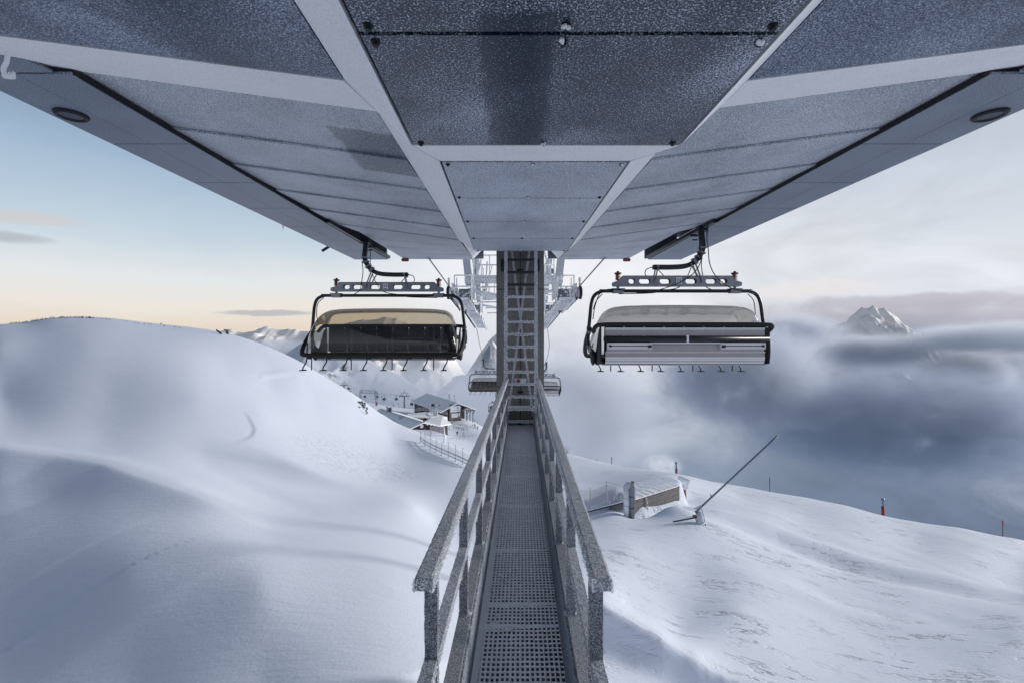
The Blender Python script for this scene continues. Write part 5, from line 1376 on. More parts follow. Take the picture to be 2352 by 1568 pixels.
railing('terrace_railing', 'pale railing along the terrace running up to the lodge end wall', [Z3(560, 640, 180), Z3(720, 585, 183), Z3(975, 655, 186)], 1.5, M['rime_grey'], 2.2, 4)
railing('deck_railing', 'snowy railing at the right edge of the lodge forecourt', [Z3(1510, 745, 195), Z3(1690, 815, 190), Z3(1830, 870, 186)], 1.1, M['rime_grey'], 1.6, 2)
railing('deck_railing', 'dark wooden railing between the forecourt and the lower snow terrace', [Z3(1040, 905, 172), Z3(1150, 905, 171), Z3(1310, 945, 168), Z3(1480, 985, 166), Z3(1760, 1050, 163)], 1.0, M['wood_grey'], 3.0, 2)
b = MB(); b.hexa([Z3(0, 800, 185) - Vector((0, 0, 6)), Z3(560, 735, 176) - Vector((0, 0, 4)), Z3(990, 690, 184) - Vector((0, 0, 4)), Z3(560, 560, 192) - Vector((0, 0, 4))], [Z3(60, 640, 182), Z3(560, 700, 176), Z3(975, 690, 184), Z3(530, 560, 192)]); o = b.build('terrace', M['snow_roof']); tag(o, 'raised snow-covered terrace deck in front of the lodge', 'terrace')
p = Z3(662, 620, 180)
t = thing('utility_cabinet', 'grey cabinet with a tall frosted mast on the terrace', 'cabinet', p); b = MB(); b.box((p.x - .9, p.y - .5, p.z - .6), (p.x + .9, p.y + .5, p.z + 1.2)); b.build('box', M['rime_grey'], t)
b = MB(); q_ = Z3(686, 350, 180); b.tube([Vector((q_.x, p.y, p.z + 1)), Vector((q_.x, p.y, q_.z))], .09, 6); b.box((q_.x - .22, p.y - .1, q_.z - 1.5), (q_.x + .22, p.y + .1, q_.z + .1)); b.build('mast', M['rime_grey'], t)
for i, (x, y, d) in enumerate(((1195, 962, 170), (1255, 972, 169), (1320, 985, 168), (1390, 1000, 167), (1450, 1010, 166), (980, 1005, 163))):
    p = Z3(x, y, d)
    t = thing('picnic_table', 'snow-covered picnic table in the row on the lower terrace' if i < 5 else 'snow-covered table under the annex eave beside the net', 'table', p, 0, 'picnic tables on the terrace' if i < 5 else None)
    b = MB(); b.box((p.x - .9, p.y - .4, p.z + .45), (p.x + .9, p.y + .4, p.z + .62)); b.build('top', M['snow_roof'], t)
    b = MB()
    for s_ in (-.7, .7): b.box((p.x + s_ - .06, p.y - .35, p.z - .5), (p.x + s_ + .06, p.y + .35, p.z + .45))
    b.build('leg', M['wood_dark'], t)
    b = MB(); b.box((p.x - .9, p.y - .85, p.z + .15), (p.x + .9, p.y - .6, p.z + .27)); b.build('bench', M['snow_roof'], t)
for i, x in enumerate((1075, 1098)):
    p = Z3(x, 845, 172); b = MB(); b.box((p.x - .14, p.y - .03, p.z - .4), (p.x + .14, p.y + .03, p.z + .75)); b.tube([p - Vector((0, 0, 1.4)), p + Vector((0, 0, .7))], .03, 5); o = b.build('pennant', plain('pale yellow cloth', (.5, .47, .36), .8)); tag(o, 'pale yellow pennant by the corner of the annex roof', 'pennant', 'pennants by the annex')

def person(label, p, jacket, trousers, facing=0.0, hgt=1.75, wide=1.0):
    s_ = hgt / 1.75
    j = {'pelvis': (0, 0, .93), 'chest': (0, 0, 1.32), 'neck': (0, 0, 1.50), 'head': (0, 0, 1.66), 'hl': (-.10, 0, .90), 'kl': (-.12, .03, .50), 'fl': (-.13, 0, .06), 'tl': (-.14, -.16, .03),
         'hr': (.10, 0, .90), 'kr': (.12, .03, .50), 'fr': (.13, 0, .06), 'tr': (.14, -.16, .03), 'sl': (-.20, 0, 1.42), 'el': (-.29, .05, 1.16), 'wl': (-.22, -.16, 1.0), 'sr': (.20, 0, 1.42), 'er': (.29, .05, 1.16), 'wr': (.22, -.16, 1.0)}
    rad = {'pelvis': .17, 'chest': .20, 'neck': .075, 'head': .12, 'hl': .115, 'kl': .085, 'fl': .075, 'tl': .05, 'hr': .115, 'kr': .085, 'fr': .075, 'tr': .05, 'sl': .10, 'el': .07, 'wl': .055, 'sr': .10, 'er': .07, 'wr': .055}
    ed = [('pelvis', 'chest'), ('chest', 'neck'), ('neck', 'head'), ('pelvis', 'hl'), ('hl', 'kl'), ('kl', 'fl'), ('fl', 'tl'), ('pelvis', 'hr'), ('hr', 'kr'), ('kr', 'fr'), ('fr', 'tr'), ('chest', 'sl'), ('sl', 'el'), ('el', 'wl'), ('chest', 'sr'), ('sr', 'er'), ('er', 'wr')]
    ks = list(j); me = bpy.data.meshes.new('person')
    me.from_pydata([tuple(q * s_ for q in j[k]) for k in ks], [(ks.index(a), ks.index(c_)) for a, c_ in ed], [])
    o = bpy.data.objects.new('person', me); COL.objects.link(o)
    o.modifiers.new('skin', 'SKIN'); o.modifiers.new('sub', 'SUBSURF').levels = 1
    for i, k in enumerate(ks):
        v = me.skin_vertices[0].data[i]; v.radius = (rad[k] * s_ * wide, rad[k] * s_ * (.8 if k in ('chest', 'pelvis') else 1)); v.use_root = k == 'pelvis'
    dg = bpy.context.evaluated_depsgraph_get(); me2 = bpy.data.meshes.new_from_object(o.evaluated_get(dg)); o.modifiers.clear(); o.data = me2; bpy.data.meshes.remove(me); me2.name = 'person'
    me2.materials.clear()
    for m_ in (jacket, trousers, M['skin'], M['black']): me2.materials.append(m_)
    for f in me2.polygons:
        z = f.center.z / s_; f.material_index = 3 if z < .10 or z > 1.68 else (1 if z < .88 else (2 if 1.55 < z <= 1.68 and f.center.y < 0 else (3 if z > 1.6 else 0)))
        f.use_smooth = True
    o.location = p; o.rotation_euler = (0, 0, facing)
    return tag(o, label, 'person', 'people on the snow terrace')
person('person in dark jacket and red trousers standing alone in the middle of the snow terrace', Z3(1232, 1183, 172), M['jacket_dark'], M['trousers_red'], .3, 1.85, 1.1)
person('person in grey clothing beside the white board on the snow terrace', Z3(1390, 1200, 171), M['jacket_grey'], M['jacket_grey'], 1.2)
person('person in dark clothing standing leftmost of the group by the far fence', Z3(1630, 985, 190), M['jacket_dark'], M['jacket_dark'], .5)
person('tallest dark figure standing at the back of the group by the far fence', Z3(1690, 975, 192), M['jacket_dark'], M['jacket_dark'], -.4)
person('person in yellow jacket standing in the group by the far fence', Z3(1700, 1005, 188), M['jacket_yellow'], M['jacket_dark'], 0)
person('person in grey jacket standing rightmost of the group by the far fence', Z3(1768, 1028, 186), M['jacket_grey'], M['jacket_dark'], .8)
p = Z3(1438, 1205, 170.5); b = MB(); b.box((p.x - .45, p.y, p.z - .1), (p.x + .45, p.y + .08, p.z + 1.35)); b.ball((p.x + .75, p.y, p.z + .75), .16); b.tube([(p.x + .75, p.y, p.z - .2), (p.x + .75, p.y, p.z + .6)], .05, 6); o = b.build('snow_board_sign', M['rime']); tag(o, 'white snow-plastered board beside the grey figure', 'board')
railing('snow_barrier', 'low dark edging rail along the front of the snow terrace', [Z3(890, 1300, 133), Z3(1300, 1245, 150), Z3(1730, 1170, 168)], .35, M['galv'], 4.0, 1)

# snow-laden net with a wrapped post, and the rail fence with safety netting in front
def net_panel(mb, a, c_, h0, h1, nh, nv, th, sag=0.0, m=0):
    a, c_ = Vector(a), Vector(c_)
    def q(u, v): return a + (c_ - a) * u + Vector((0, 0, h0 + (h1 - h0) * v - sag * 4 * u * (1 - u) * (.3 + .7 * v)))
    for k in range(nh):
        v = k / (nh - 1); pts = [q(i / 6, v) for i in range(7)]
        for p_, r_ in zip(pts[:-1], pts[1:]): mb.beam(p_, r_, th, th, (0, 0, 1), m)
    for k in range(nv): mb.beam(q(k / (nv - 1), 0), q(k / (nv - 1), 1), th, th, (0, 1, 0), m)
na, nb_ = Z3(385, 1180, 112), Z3(895, 1165, 116)
t = thing('snow_net', 'sagging snow-caught net hung beside a white wrapped post at the terrace edge', 'net', na)
b = MB(); h = (Z3(895, 940, 116) - nb_).z; net_panel(b, na, na + (nb_ - na) * .35, 0, h * .62, 10, 14, .035); net_panel(b, na + (nb_ - na) * .30, nb_, h * .12, h * 1.0, 14, 22, .035); b.build('net', M['net'], t)
b = MB(); b.tube([nb_ + Vector((0, 0, -2)), nb_ + Vector((.1, 0, -.5)), nb_ + Vector((0, 0, .6)), nb_ + Vector((-.05, 0, h))], [.30, .26, .20, .07], 9); b.build('wrapped_post', M['rime'], t)
b = MB(); b.tube([na + Vector((0, 0, -1)), na + Vector((0, 0, h * .8))], .05, 6); b.tube([na + (nb_ - na) * .28 + Vector((0, 0, -2)), na + (nb_ - na) * .28 + Vector((0, 0, h * 1.05))], .07, 6); b.build('pole', M['net'], t)
b = MB(); b.beam(na + Vector((-1, 0, -.1)), nb_ + Vector((0, 0, -.1)), .12, .25); b.beam(na + Vector((1.5, 0, -1.4)), nb_ + Vector((0, 0, -1.1)), .10, .2); b.build('ground_beam', M['rime_grey'], t)

FBASE = [(190, 650, 76), (355, 735, 74.3), (555, 835, 72.4), (765, 925, 70.6), (970, 1025, 68.8), (1205, 1125, 67.1), (1460, 1265, 65.5), (1720, 1395, 64.0), (2000, 1530, 62.4)]
t = thing('rail_fence', 'frosted two-rail wooden fence with safety netting descending to the left handrail', 'fence', ZF(970, 1025, 68.8))
fb = []
for (x, y, d) in FBASE:
    p = ZF(x, y, d); p.z = gz(p.x, p.y); fb.append(p)
for i, p in enumerate(fb):
    b = MB(); b.beam(p - Vector((0, 0, .5)), p + Vector((0, 0, 1.15)), .13, .13); b.build('post', M['rime_grey'], t)
    b = MB(); hh = 2.35 if i in (1, 2, 5, 6, 7) else 1.9; b.tube([p + Vector((0, .12, -.3)), p + Vector((0, .12, hh))], .05, 7); b.ball(p + Vector((0, .12, hh)), .07, .07, .1, 7); b.build('net_pole', M['rime_grey'], t)
for hz, wd in ((1.0, .17), (.48, .13)):
    b = MB()
    for a, c_ in zip(fb[:-1], fb[1:]): b.beam(a + Vector((0, -.08, hz)), c_ + Vector((0, -.08, hz)), .07, wd)
    b.build('rail', M['rime_grey'], t)
for a, c_ in zip(fb[:-1], fb[1:]):
    b = MB(); net_panel(b, a + Vector((0, .12, 0)), c_ + Vector((0, .12, 0)), .6, 1.95, 11, 2, .018, .22); b.build('net', M['net'], t)

# gondola lift
GG = 'gondola cabins on the far cableway'
def make_gondola():
    t = thing('gondola', 'grey-blue gondola cabin', 'gondola', (0, 0, 0), 0, GG); L = dict(parent=t, local=True)
    b = MB(); vs = []
    for (z, w_, d_) in ((-4.25, .80, .75), (-4.0, 1.0, .92), (-3.1, 1.12, 1.0), (-2.2, .98, .88), (-2.02, .80, .72)):
        vs += [(-w_, -d_, z), (w_, -d_, z), (w_, d_, z), (-w_, d_, z)]
    b.add(vs, [(3, 2, 1, 0), (16, 17, 18, 19)] + [(i * 4 + k, i * 4 + (k + 1) % 4, i * 4 + 4 + (k + 1) % 4, i * 4 + 4 + k) for i in range(4) for k in range(4)]); b.build('cabin', M['gondola'], bevel=.06, **L)
    b = MB(); b.hexa([(-.95, -1.03, -3.15), (.95, -1.03, -3.15), (.95, 1.03, -3.15), (-.95, 1.03, -3.15)], [(-.82, -.93, -2.3), (.82, -.93, -2.3), (.82, .93, -2.3), (-.82, .93, -2.3)]); b.build('window', M['gondola_glass'], **L)
    b = MB(); b.box((-.9, -1.0, -4.1), (.9, -.93, -3.75)); b.build('ski_rack', M['plate'], **L)
    b = MB(); b.tube(bez([(0, 0, .15), (.25, 0, -.5), (.1, 0, -1.4), (0, 0, -2.05)], 5), .11, 7); b.box((-.45, -.15, -.12), (.45, .15, .15)); b.build('hanger', M['steel_dark'], **L)
    return t
g0 = make_gondola()
gspots = [(2140, 500, 300, 'nearest gondola hanging just left of the lodge eave'), (1735, 380, 335, 'gondola hanging close left of the lattice gondola tower'), (1420, 385, 340, 'gondola hanging midway between the lattice portal and the gondola tower'),
          (1240, 335, 372, 'gondola half hidden behind the right leg of the lattice portal'), (915, 335, 395, 'gondola seen through the opening of the lattice portal'),
          (520, 215, 420, 'lower of two gondolas left of the lattice portal'), (490, 130, 440, 'upper of two gondolas right of the small far tower'), (222, 130, 440, 'leftmost gondola just above the snow hill crest')]
for i, (x, y, d, lab) in enumerate(gspots):
    o = g0 if i == 0 else copy_tree(g0); o.location = Z2(x, y, d); o['label'] = lab
def gtower(label, xb, yb_, xt, yt, d, hw):
    p0, p1 = Z2(xb, yb_, d), Z2(xt, yt, d)
    t = thing('gondola_tower', label, 'tower', p0, 0, 'towers of the far cableway')
    b = MB(); b.tube([p0 - Vector((0, 0, 8)), p0 + (p1 - p0) * .5, p1], [.9, .55, .42], 10)
    for k in range(9): b.beam(p0 + Vector((-.95, -.8, k * 1.0)), p0 + Vector((.95, -.8, k * 1.0 + .9)), .09, .09)
    b.build('mast', M['rope'], t)
    b = MB(); zt = p1.z; b.beam((p1.x - hw, d, zt - .3), (p1.x + hw, d, zt - .3), .4, .45); b.beam((p1.x - hw * .8, d, zt + 2.2), (p1.x + hw * .8, d, zt + 2.2), .2, .22)
    for s_ in (-1, 1): b.beam((p1.x + s_ * hw * .8, d, zt + 2.2), (p1.x + s_ * hw * .3, d, zt - .2), .2, .2); b.beam((p1.x + s_ * hw * .25, d, zt + 2.2), (p1.x + s_ * hw * .5, d, zt - .2), .16, .16)
    b.tube([(p1.x, d, zt + 2), (p1.x, d, zt + 5)], .16, 6); b.build('crossarm', M['rope'], t)
    for s_ in (-1, 1):
        b = MB(); b.beam((p1.x + s_ * hw, d - 2.5, zt - .1), (p1.x + s_ * hw, d + 2.5, zt + .1), .35, .5); b.build('sheave_train', M['steel_dark'], t)
gtower('tall lattice gondola tower standing left of the lodge', 1945, 830, 1945, 405, 322, 3.2)
gtower('small far gondola tower above the snow hill crest', 368, 300, 368, 120, 445, 2.6)
for i, (pts, lab) in enumerate((([(2350, 480, 285), (2060, 410, 322), (1735, 375, 335), (1240, 328, 372), (430, 115, 445), (100, 135, 470)], 'upper cable of the far gondola line'),
                                ([(2350, 560, 285), (2115, 500, 300), (1850, 412, 322), (1420, 380, 340), (915, 330, 395), (310, 122, 445), (60, 140, 470)], 'lower cable of the far gondola line'))):
    b = MB(); b.tube([Z2(*q) for q in pts], .05, 5); o = b.build('gondola_cable', M['rope']); tag(o, lab, 'cable')
# drag-lift portal with T-bars
D_ = 232
pl, pr = Z2(800, 245, D_), Z2(1215, 265, D_)
t = thing('drag_lift_portal', 'frosted lattice portal frame of the drag lift standing on the plateau edge', 'lift portal', Z2(1215, 655, D_))
def truss(mb, a, c_, wd, n_, r_=.07):
    a, c_ = Vector(a), Vector(c_); ax = (c_ - a).normalized(); sd_ = Vector((1, 0, 0)) if abs(ax.z) > .7 else Vector((0, 0, 1))
    for s_ in (-.5, .5): mb.beam(a + sd_ * wd * s_, c_ + sd_ * wd * s_, r_ * 2, r_ * 2)
    for k in range(n_):
        s_ = .5 if k % 2 else -.5; mb.beam(a + (c_ - a) * (k / n_) + sd_ * wd * s_, a + (c_ - a) * ((k + 1) / n_) - sd_ * wd * s_, r_ * 1.6, r_ * 1.6)
b = MB(); truss(b, pl + Vector((0, 0, -.8)), pr + Vector((0, 0, -.8)), 1.5, 14); b.build('crossbeam', M['rope'], t)
for (a, c_) in ((Z2(1215, 690, D_), Z2(1205, 265, D_)), (Z2(762, 560, D_), Z2(810, 260, D_))):
    b = MB(); truss(b, a, c_, .85, 12); b.build('leg', M['rope'], t)
p = Z2(1216, 610, D_ - .6); b = MB(); b.box((p.x - .3, p.y, p.z - .9), (p.x + .3, p.y + .1, p.z + .9)); b.build('warning_board', M['red_rime'], t)
pl2, pr2 = Z2(1870, 745, 262), Z2(2200, 745, 262)
t = thing('drag_lift_portal', 'second lower lattice portal partly hidden behind the lodge wall', 'lift portal', Z2(1880, 830, 262))
b = MB(); truss(b, pl2, pr2, 1.2, 12); b.build('crossbeam', M['rope'], t)
for x in (1870, 2170):
    b = MB(); truss(b, Z2(x, 860, 262), Z2(x, 735, 262), .7, 6); b.build('leg', M['rope'], t)
tb = [(690, 360, 420, 300), (822, 390, 505, 232), (1162, 350, 480, 232), (1350, 405, 510, 238), (1405, 540, 650, 228), (1620, 570, 685, 240), (1665, 620, 720, 236), (1797, 600, 712, 246), (1815, 735, 765, 250)]
for i, (x, y0_, y1_, d) in enumerate(tb):
    a, c_ = Z2(x, y0_, d), Z2(x, y1_, d); b = MB(); b.tube([a, c_], .035, 5); b.box((a.x - .16, a.y - .12, a.z - .9), (a.x + .16, a.y + .12, a.z - .45)); b.beam((c_.x - .4, c_.y, c_.z), (c_.x + .4, c_.y, c_.z), .06, .08); b.tube(bez([(a.x, a.y, a.z - .4), (a.x - .2, a.y, a.z + .1), (a.x, a.y, a.z + .4)], 3), .04, 5)
    o = b.build('drag_lift_bar', M['rope']); tag(o, 'small T-shaped drag-lift bar hanging in the mist beyond the low building', 'drag lift bar', 'bars of the drag lift')
for lab, pts in (('upper thin cable of the drag lift', [(1225, 300, 232), (1405, 540, 228), (1900, 700, 262)]), ('lower thin cable of the drag lift', [(1225, 300, 234), (1620, 560, 240), (1860, 640, 262)])):
    b = MB(); b.tube([Z2(*q) for q in pts], .025, 4); o = b.build('drag_lift_cable', M['rope']); tag(o, lab, 'cable')

# rocks and plants breaking through the hill
def surf(px, py, d0=40, d1=130):
    """Where the sight line through a view pixel first meets the snow."""
    dd = np.linspace(d0, d1, 700); xx = (px - VX) / F * dd; zz = (VY - py) / F * dd
    hit = np.nonzero(ground(xx, dd) >= zz)[0]
    k = hit[0] if len(hit) else len(dd) - 1
    return Vector((xx[k], dd[k], float(ground(xx[k:k + 1], dd[k:k + 1])[0])))
for i, (x, y, n_) in enumerate(((770, 590, 10), (820, 640, 5), (850, 680, 5), (790, 710, 4), (890, 735, 4))):
    c0 = surf(758 + x / 11.378, 872.8 + y / 11.378)
    b = MB()
    for k in range(n_): b.ball(c0 + Vector((random.uniform(-.7, .7), random.uniform(-.5, .5), random.uniform(-.1, .25))), random.uniform(.12, .32), random.uniform(.12, .3), random.uniform(.10, .22), 7, 0, .3)
    o = b.build('rock_outcrop', M['concrete']); tag(o, ['largest grey rock cluster breaking through the snow near the hill edge', 'small dark rock just below the largest cluster', 'small dark rock at the right of the outcrop', 'low flat dark rock at the left foot of the outcrop', 'lowest dark rock of the outcrop'][i], 'rock', 'rocks in the snow near the hill edge')
c0 = surf(758 + 945 / 11.378, 872.8 + 885 / 11.378)
b = MB(); b.tube(bez([c0 - Vector((.1, 0, .1)), c0 + Vector((.2, 0, .3)), c0 + Vector((-.1, 0, .55)), c0 + Vector((.25, 0, .9))], 4), .09, 6); o = b.build('twisted_stump', M['bark']); tag(o, 'small dark twisted stump alone on the snow below the rocks', 'stump')
for i, px in enumerate((502, 518, 528)):
    c0 = surf(px, 766, 60, 100); b = MB(); h = .75
    b.tube(bez([c0 - Vector((-.5, 0, .3)), c0 + Vector((.25, 0, .15)), c0 + Vector((.35 if i else -.3, 0, .5)), c0 + Vector((-.35, 0, h))], 5), [.20] * 5 + [.16] * 5 + [.10] * 5 + [.04], 7)
    o = b.build('bent_shrub', M['bark']); tag(o, ['leftmost dark bent shrub poking over the hill crest', 'middle dark bent shrub poking over the hill crest', 'rightmost hooked shrub poking over the hill crest'][i], 'shrub', 'bent shrubs on the hill crest')
b = MB()
for k in range(170):
    px = random.uniform(22, 215) if k < 150 else random.uniform(215, 420)
    c0 = surf(px, 700 if False else 745, 60, 95); zz = max(c0.z, gz((px - VX) / F * 79, 79)); c0 = Vector(((px - VX) / F * 79, 79, zz))
    b.tube([c0 - Vector((0, 0, .1)), c0 + Vector((random.uniform(-.25, .25), 0, random.uniform(.1, .38)))], [.04, .012], 4)
o = b.build('dry_grass', M['bark']); tag(o, kind='stuff')


# ------------------------------------------------------------------ right-hand slope: bunker wall, pipes, snow guns, markers
wl, wr = C5(752, 712, 50.2), C5(1195, 575, 55.0); wl.z = wr.z = -18.05
ang = math.atan2(wr.y - wl.y, wr.x - wl.x); Lw = (Vector((wr.x, wr.y)) - Vector((wl.x, wl.y))).length
t = thing('block_wall', 'grey concrete block wall half buried in drifted snow on the right slope', 'wall', (wl.x, wl.y, -20.6), ang)
b = MB(); b.box((0, 0, -.8), (Lw, .35, 2.5)); b.build('wall', M['block'], t, local=True)
b = MB()
for k in range(26):
    xa = Lw * k / 26; h = .07 + random.uniform(0, .06)
    b.hexa([(xa, -.10, 2.5), (xa + Lw / 26, -.10, 2.5), (xa + Lw / 26, 1.2, 2.5), (xa, 1.2, 2.5)], [(xa, -.06 - random.uniform(0, .07), 2.5 + h), (xa + Lw / 26, -.07, 2.5 + h), (xa + Lw / 26, 1.2, 2.5 + h + .05), (xa, 1.2, 2.5 + h + .05)])
b.build('snow_cap', M['snow_roof'], t, local=True)
b = MB(); b.box((-.02, -.05, 2.40), (Lw + .02, -.003, 2.495)); b.build('coping', M['black'], t, local=True)
b = MB(); b.tube(bez([(2.1, -.08, 2.4), (2.25, -.12, 1.6), (2.4, -.1, .9), (2.5, -.1, .2)], 5), .05, 7); b.build('downpipe', M['rime'], t, local=True)
p = C5(690, 835, 49.0); p.z = gz(p.x, p.y)
t = thing('vent_pipe', 'white rimed vent pipe with open elbow turned toward the camera', 'vent pipe', p, 0, None)
top = C5(690, 590, 49.0).z
b = MB(); b.tube([p - Vector((0, 0, .5)), Vector((p.x, p.y, top - .3))], .34, 16); b.build('pipe', M['rime'], t)
b = MB(); b.tube(bez([Vector((p.x, p.y, top - .35)), Vector((p.x, p.y, top - .02)), Vector((p.x + .25, p.y - .05, top + .2)), Vector((p.x + .75, p.y - .15, top - .15))], 5), .36, 16, 0, False); b.build('elbow', M['rime_grey'], t)
b = MB(); q_ = Vector((p.x + .70, p.y - .13, top - .10)); b.disc(q_, (.75, -.15, -.5), .31, .03, 16); b.build('opening', M['black'], t)
b = MB()
for z in (top - 1.2, top - 2.0): b.tube([Vector((p.x, p.y, z)), Vector((p.x, p.y, z + .06))], .37, 16)
b.build('band', M['rime_grey'], t)
p = C5(735, 855, 48.6); p.z = gz(p.x, p.y); top = C5(748, 545, 48.6).z
t = thing('steel_flue', 'taller grey steel flue standing right of the white vent pipe', 'flue', p)
b = MB(); b.tube([p - Vector((0, 0, .6)), Vector((p.x + .1, p.y, top - .7)), Vector((p.x + .12, p.y, top - .15)), Vector((p.x + .12, p.y, top))], [.29, .29, .17, .17], 14); b.build('pipe', M['galv'], t)
b = MB(); b.tube([Vector((p.x + .12, p.y, top - .02)), Vector((p.x + .12, p.y, top + .06))], .21, 12); b.build('cap', M['steel_dark'], t)
b = MB()
for z in (p.z + 1.2, p.z + 2.4): b.tube([Vector((p.x + .05, p.y, z)), Vector((p.x + .05, p.y, z + .05))], .32, 12)
b.build('band', M['steel_dark'], t)
# safety net with dark rail
np_ = [(-120, 815, 51.5), (75, 800, 51.2), (338, 850, 50.6), (497, 800, 50.3)]
t = thing('safety_net', 'fine-meshed safety net strung between poles left of the white vent pipe', 'net', C5(338, 850, 50.6))
pts = []
for (x, y, d) in np_:
    p = C5(x, y, d); p.z = gz(p.x, p.y); pts.append(p)
hts = [2.2, 2.35, 2.7, 2.7]
for i, p in enumerate(pts):
    b = MB(); b.tube([p - Vector((0, 0, .4)), p + Vector((0, 0, hts[i]))], .055, 7); b.build('pole', M['rime_grey'], t)
for i in range(3):
    b = MB(); net_panel(b, pts[i], pts[i + 1], .7, 2.35, 13, 24, .014, .12); b.build('net', M['orange_net'], t)
e_ = C5(640, 735, 49.6); b = MB(); net_panel(b, pts[3], pts[3] + (Vector((e_.x, e_.y, pts[3].z)) - pts[3]) * .6, .7, 2.3, 13, 12, .014, .10); b.tube([pts[3] + Vector((0, 0, 2.6)), C5(665, 590, 49.5)], .02, 5); b.tube([C5(600, 640, 49.8), C5(660, 740, 49.5)], .02, 5); b.build('net', M['orange_net'], t)
t = thing('edge_beam', 'snow-topped dark steel beam running along the snow below the safety net', 'beam', C5(310, 825, 50.5))
b = MB(); b.beam(C5(310, 825, 50.2), C5(510, 775, 50.0), .16, .16); b.beam(C5(510, 775, 50.0), C5(665, 735, 49.8), .16, .16); b.build('beam', M['steel_dark'], t)
b = MB(); b.beam(C5(310, 818, 50.2), C5(665, 728, 49.8), .18, .06); b.build('snow_cap', M['snow_roof'], t)
b = MB(); b.beam(C5(520, 790, 50.2), C5(660, 770, 49.9), .1, .75); b.build('plinth', M['concrete'], t)

# fan-type snow gun on a red pedestal
p = C5(1240, 706, 60); p.z = gz(p.x, p.y)
t = thing('snow_gun', 'white rimed snow gun on a red pedestal beside the block wall', 'snow gun', p)
b = MB(); b.tube([p - Vector((0, 0, .3)), p + Vector((0, 0, 1.45))], .27, 16); b.build('pedestal', M['red_rime'], t)
b = MB(); b.tube([p + Vector((0, 0, 1.42)), p + Vector((0, 0, 1.52))], .34, 14); b.box((p.x - .30, p.y - .3, p.z + 1.52), (p.x + .45, p.y + .3, p.z + 2.05)); b.disc((p.x + .35, p.y - .1, p.z + 1.75), (.6, -.8, 0), .22, .25, 12)
for k in range(10): b.ball((p.x + random.uniform(-.3, .45), p.y - .3, p.z + random.uniform(1.5, 2.1)), .10, .08, .09, 6, 0, .3)
b.build('yoke', M['rime'], t)
b = MB(); c0 = p + Vector((-.05, 0, 2.55)); dv = Vector((.72, -.60, -.22)).normalized()
b.tube([c0 - dv * .75, c0 - dv * .5, c0 + dv * .2, c0 + dv * .65], [.22, .34, .36, .38], 16, 0, False); b.build('barrel', M['rime'], t)
b = MB(); b.disc(c0 + dv * .58, dv, .34, .03, 16); b.disc(c0 + dv * .60, dv, .12, .06, 10, 1); b.build('nozzle_ring', [M['galv'], M['rime']], t)
# snow lance
lb = C5(1385, 905, 46); lb.z = gz(lb.x, lb.y) + .5
t = thing('snow_lance', 'grey snow lance pointing up to the right with an iced pump head on the snow', 'snow lance', lb)
a, c_ = C5(1345, 835, 46), C5(2132, 103, 46.5)
b = MB(); b.tube([a, a + (c_ - a) * .35, a + (c_ - a) * .9, c_], [.10, .085, .095, .105], 12); b.tube([a + (c_ - a) * .19, a + (c_ - a) * .19 + Vector((0, 0, .4))], .04, 6); b.build('lance_tube', plain('grey blue tube', (.16, .19, .235), .55, .3), t)
b = MB(); b.ball(lb + Vector((0, 0, .1)), .42, .4, .62, 14, 0, .08); b.ball(lb + Vector((0, -.05, -.55)), .36, .36, .42, 12, 0, .1)
for k in range(22): b.ball(lb + Vector((random.gauss(0, .28), -.25, random.uniform(-.8, .6))), random.uniform(.06, .14), .1, random.uniform(.06, .14), 7, 0, .3)
b.build('pump_head', M['rime_grey'], t)
b = MB(); h0 = C5(1395, 765, 46)
b.tube(bez([h0, h0 + Vector((.30, 0, -.9)), h0 + Vector((.42, 0, -1.6)), lb + Vector((.45, 0, -.1))], 4), .07, 8); b.tube(bez([C5(1345, 835, 46), C5(1370, 795, 46), C5(1385, 830, 46), C5(1380, 870, 46)], 4), .06, 8); b.beam(C5(1335, 800, 46), C5(1400, 770, 46), .08, .1); b.build('hose', M['rime_grey'], t)
b = MB(); s0 = C5(1135, 921, 45.4); b.beam(s0, lb + Vector((-.25, 0, .15)), .14, .14); b.build('support_beam', M['steel_dark'], t)
b = MB(); b.beam(s0 + Vector((0, 0, .09)), lb + Vector((-.3, 0, .25)), .12, .06); b.build('snow_cap', M['snow_roof'], t)
b = MB(); q_ = lb + Vector((-.45, -.1, .25)); b.box((q_.x - .25, q_.y - .1, q_.z - .15), (q_.x + .2, q_.y + .1, q_.z + .12)); b.build('valve_box', plain('rusty red metal', (.12, .05, .05), .7), t)

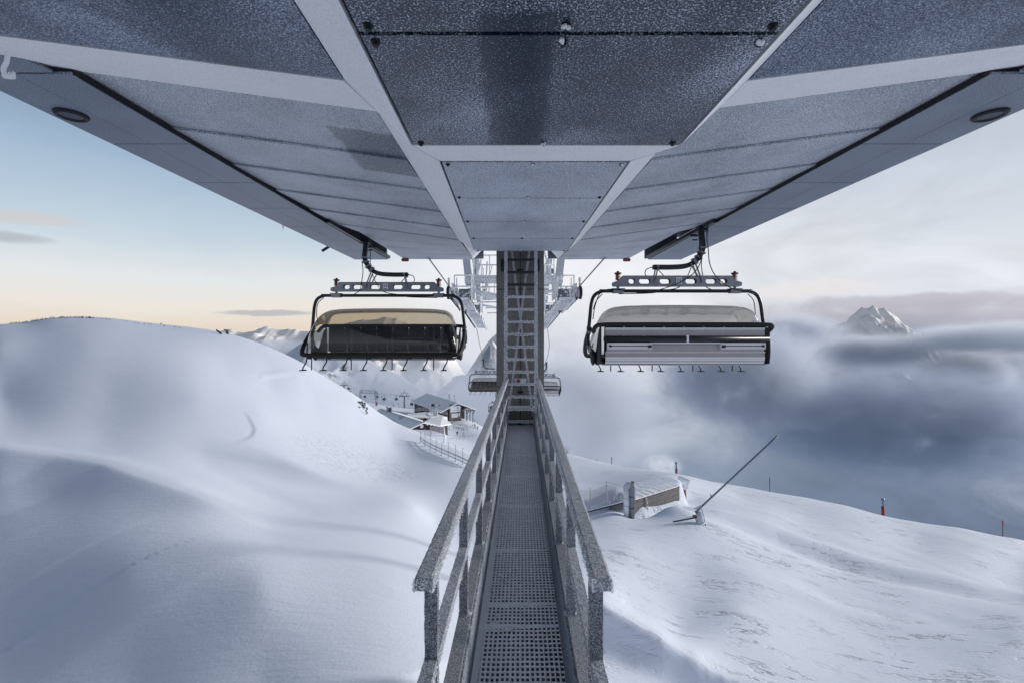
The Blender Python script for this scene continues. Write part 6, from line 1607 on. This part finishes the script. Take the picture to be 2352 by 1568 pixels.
# slope markers
def marker(px, d, h, label, thick, head):
    p = on_ground(px, 0, d); t = thing('slope_marker', label, 'marker pole', p, 0, 'marker poles along the ridge')
    if head:
        b = MB(); b.tube([p - Vector((0, 0, .3)), p + Vector((0, 0, h * .5))], thick, 10); b.build('base', M['red_rime'] if px < 1700 else M['red'], t)
        b = MB(); b.tube([p + Vector((0, 0, h * .5)), p + Vector((0, 0, h * .92))], thick * .7, 9); b.ball(p + Vector((0, 0, h * .92)), thick * 1.35, thick * 1.35, h * .08, 9); b.build('head', M['galv'], t)
    else:
        b = MB(); b.tube([p - Vector((0, 0, .3)), p + Vector((0, 0, h * .62))], thick, 7); b.build('pole', M['rope'], t)
        b = MB(); b.tube([p + Vector((0, 0, h * .62)), p + Vector((0, 0, h))], thick * 1.3, 7); b.build('tip', M['red_rime'], t)
marker(1405, 116, 1.9, 'thin red-tipped marker pole on the ridge right of the handrail', .09, False)
marker(1553.5, 100, 3.0, 'frosted red post with grey head on the ridge behind the snow gun', .27, True)
marker(1768, 88, 2.7, 'thin red-tipped marker pole on the ridge below the lance tip', .075, False)
marker(2028, 82, 3.1, 'bright red post with dark grey head on the right-hand ridge', .26, True)
marker(2303, 76, 2.7, 'thin red-tipped marker pole near the right edge of the picture', .07, False)
# rimed bush on the ridge by the handrail
p = on_ground(1302, 0, 128)
t = thing('rimed_bush', 'small rounded rime-white bush on the ridge beside the right handrail', 'bush', p)
b = MB(); b.tube([p - Vector((0, 0, .3)), p + Vector((0, 0, 1.2))], [.12, .06], 6); b.build('stem', M['bark'], t)
b = MB()
for k in range(520):
    v = Vector((random.gauss(0, 1), random.gauss(0, 1), random.gauss(0, 1))).normalized() * random.uniform(.55, 1.0); o_ = p + Vector((v.x * 1.15, v.y * 1.0, 1.15 + v.z * 1.1))
    u_ = Vector((random.gauss(0, 1), random.gauss(0, 1), random.gauss(0, 1))).normalized() * .16; w_ = Vector((random.gauss(0, 1), random.gauss(0, 1), random.gauss(0, 1))).normalized() * .16
    b.add([o_, o_ + u_, o_ + w_], [(0, 1, 2)], 0 if random.random() < .72 else 1)
b.build('foliage', [M['rime'], M['bark']], t)
for i, (px, d) in enumerate(((1370, 120), (1432, 112), (1470, 109))):
    p = on_ground(px, 0, d); b = MB()
    for k in range(6): b.tube([p - Vector((0, 0, .1)), p + Vector((random.uniform(-.5, .5), 0, random.uniform(.2, .6)))], [.04, .012], 4)
    o = b.build('dry_twigs', M['bark']); tag(o, ['dark twigs on the ridge nearest the rimed bush', 'dark twigs on the ridge just right of the thin marker pole', 'rightmost dark twigs on the ridge, well left of the frosted post'][i], 'twigs', 'twigs on the ridge')

# loose rime crystals are countless
for o in list(COL.objects):
    if o.name.split('.')[0] == 'rime_fringe': o['kind'] = 'stuff'
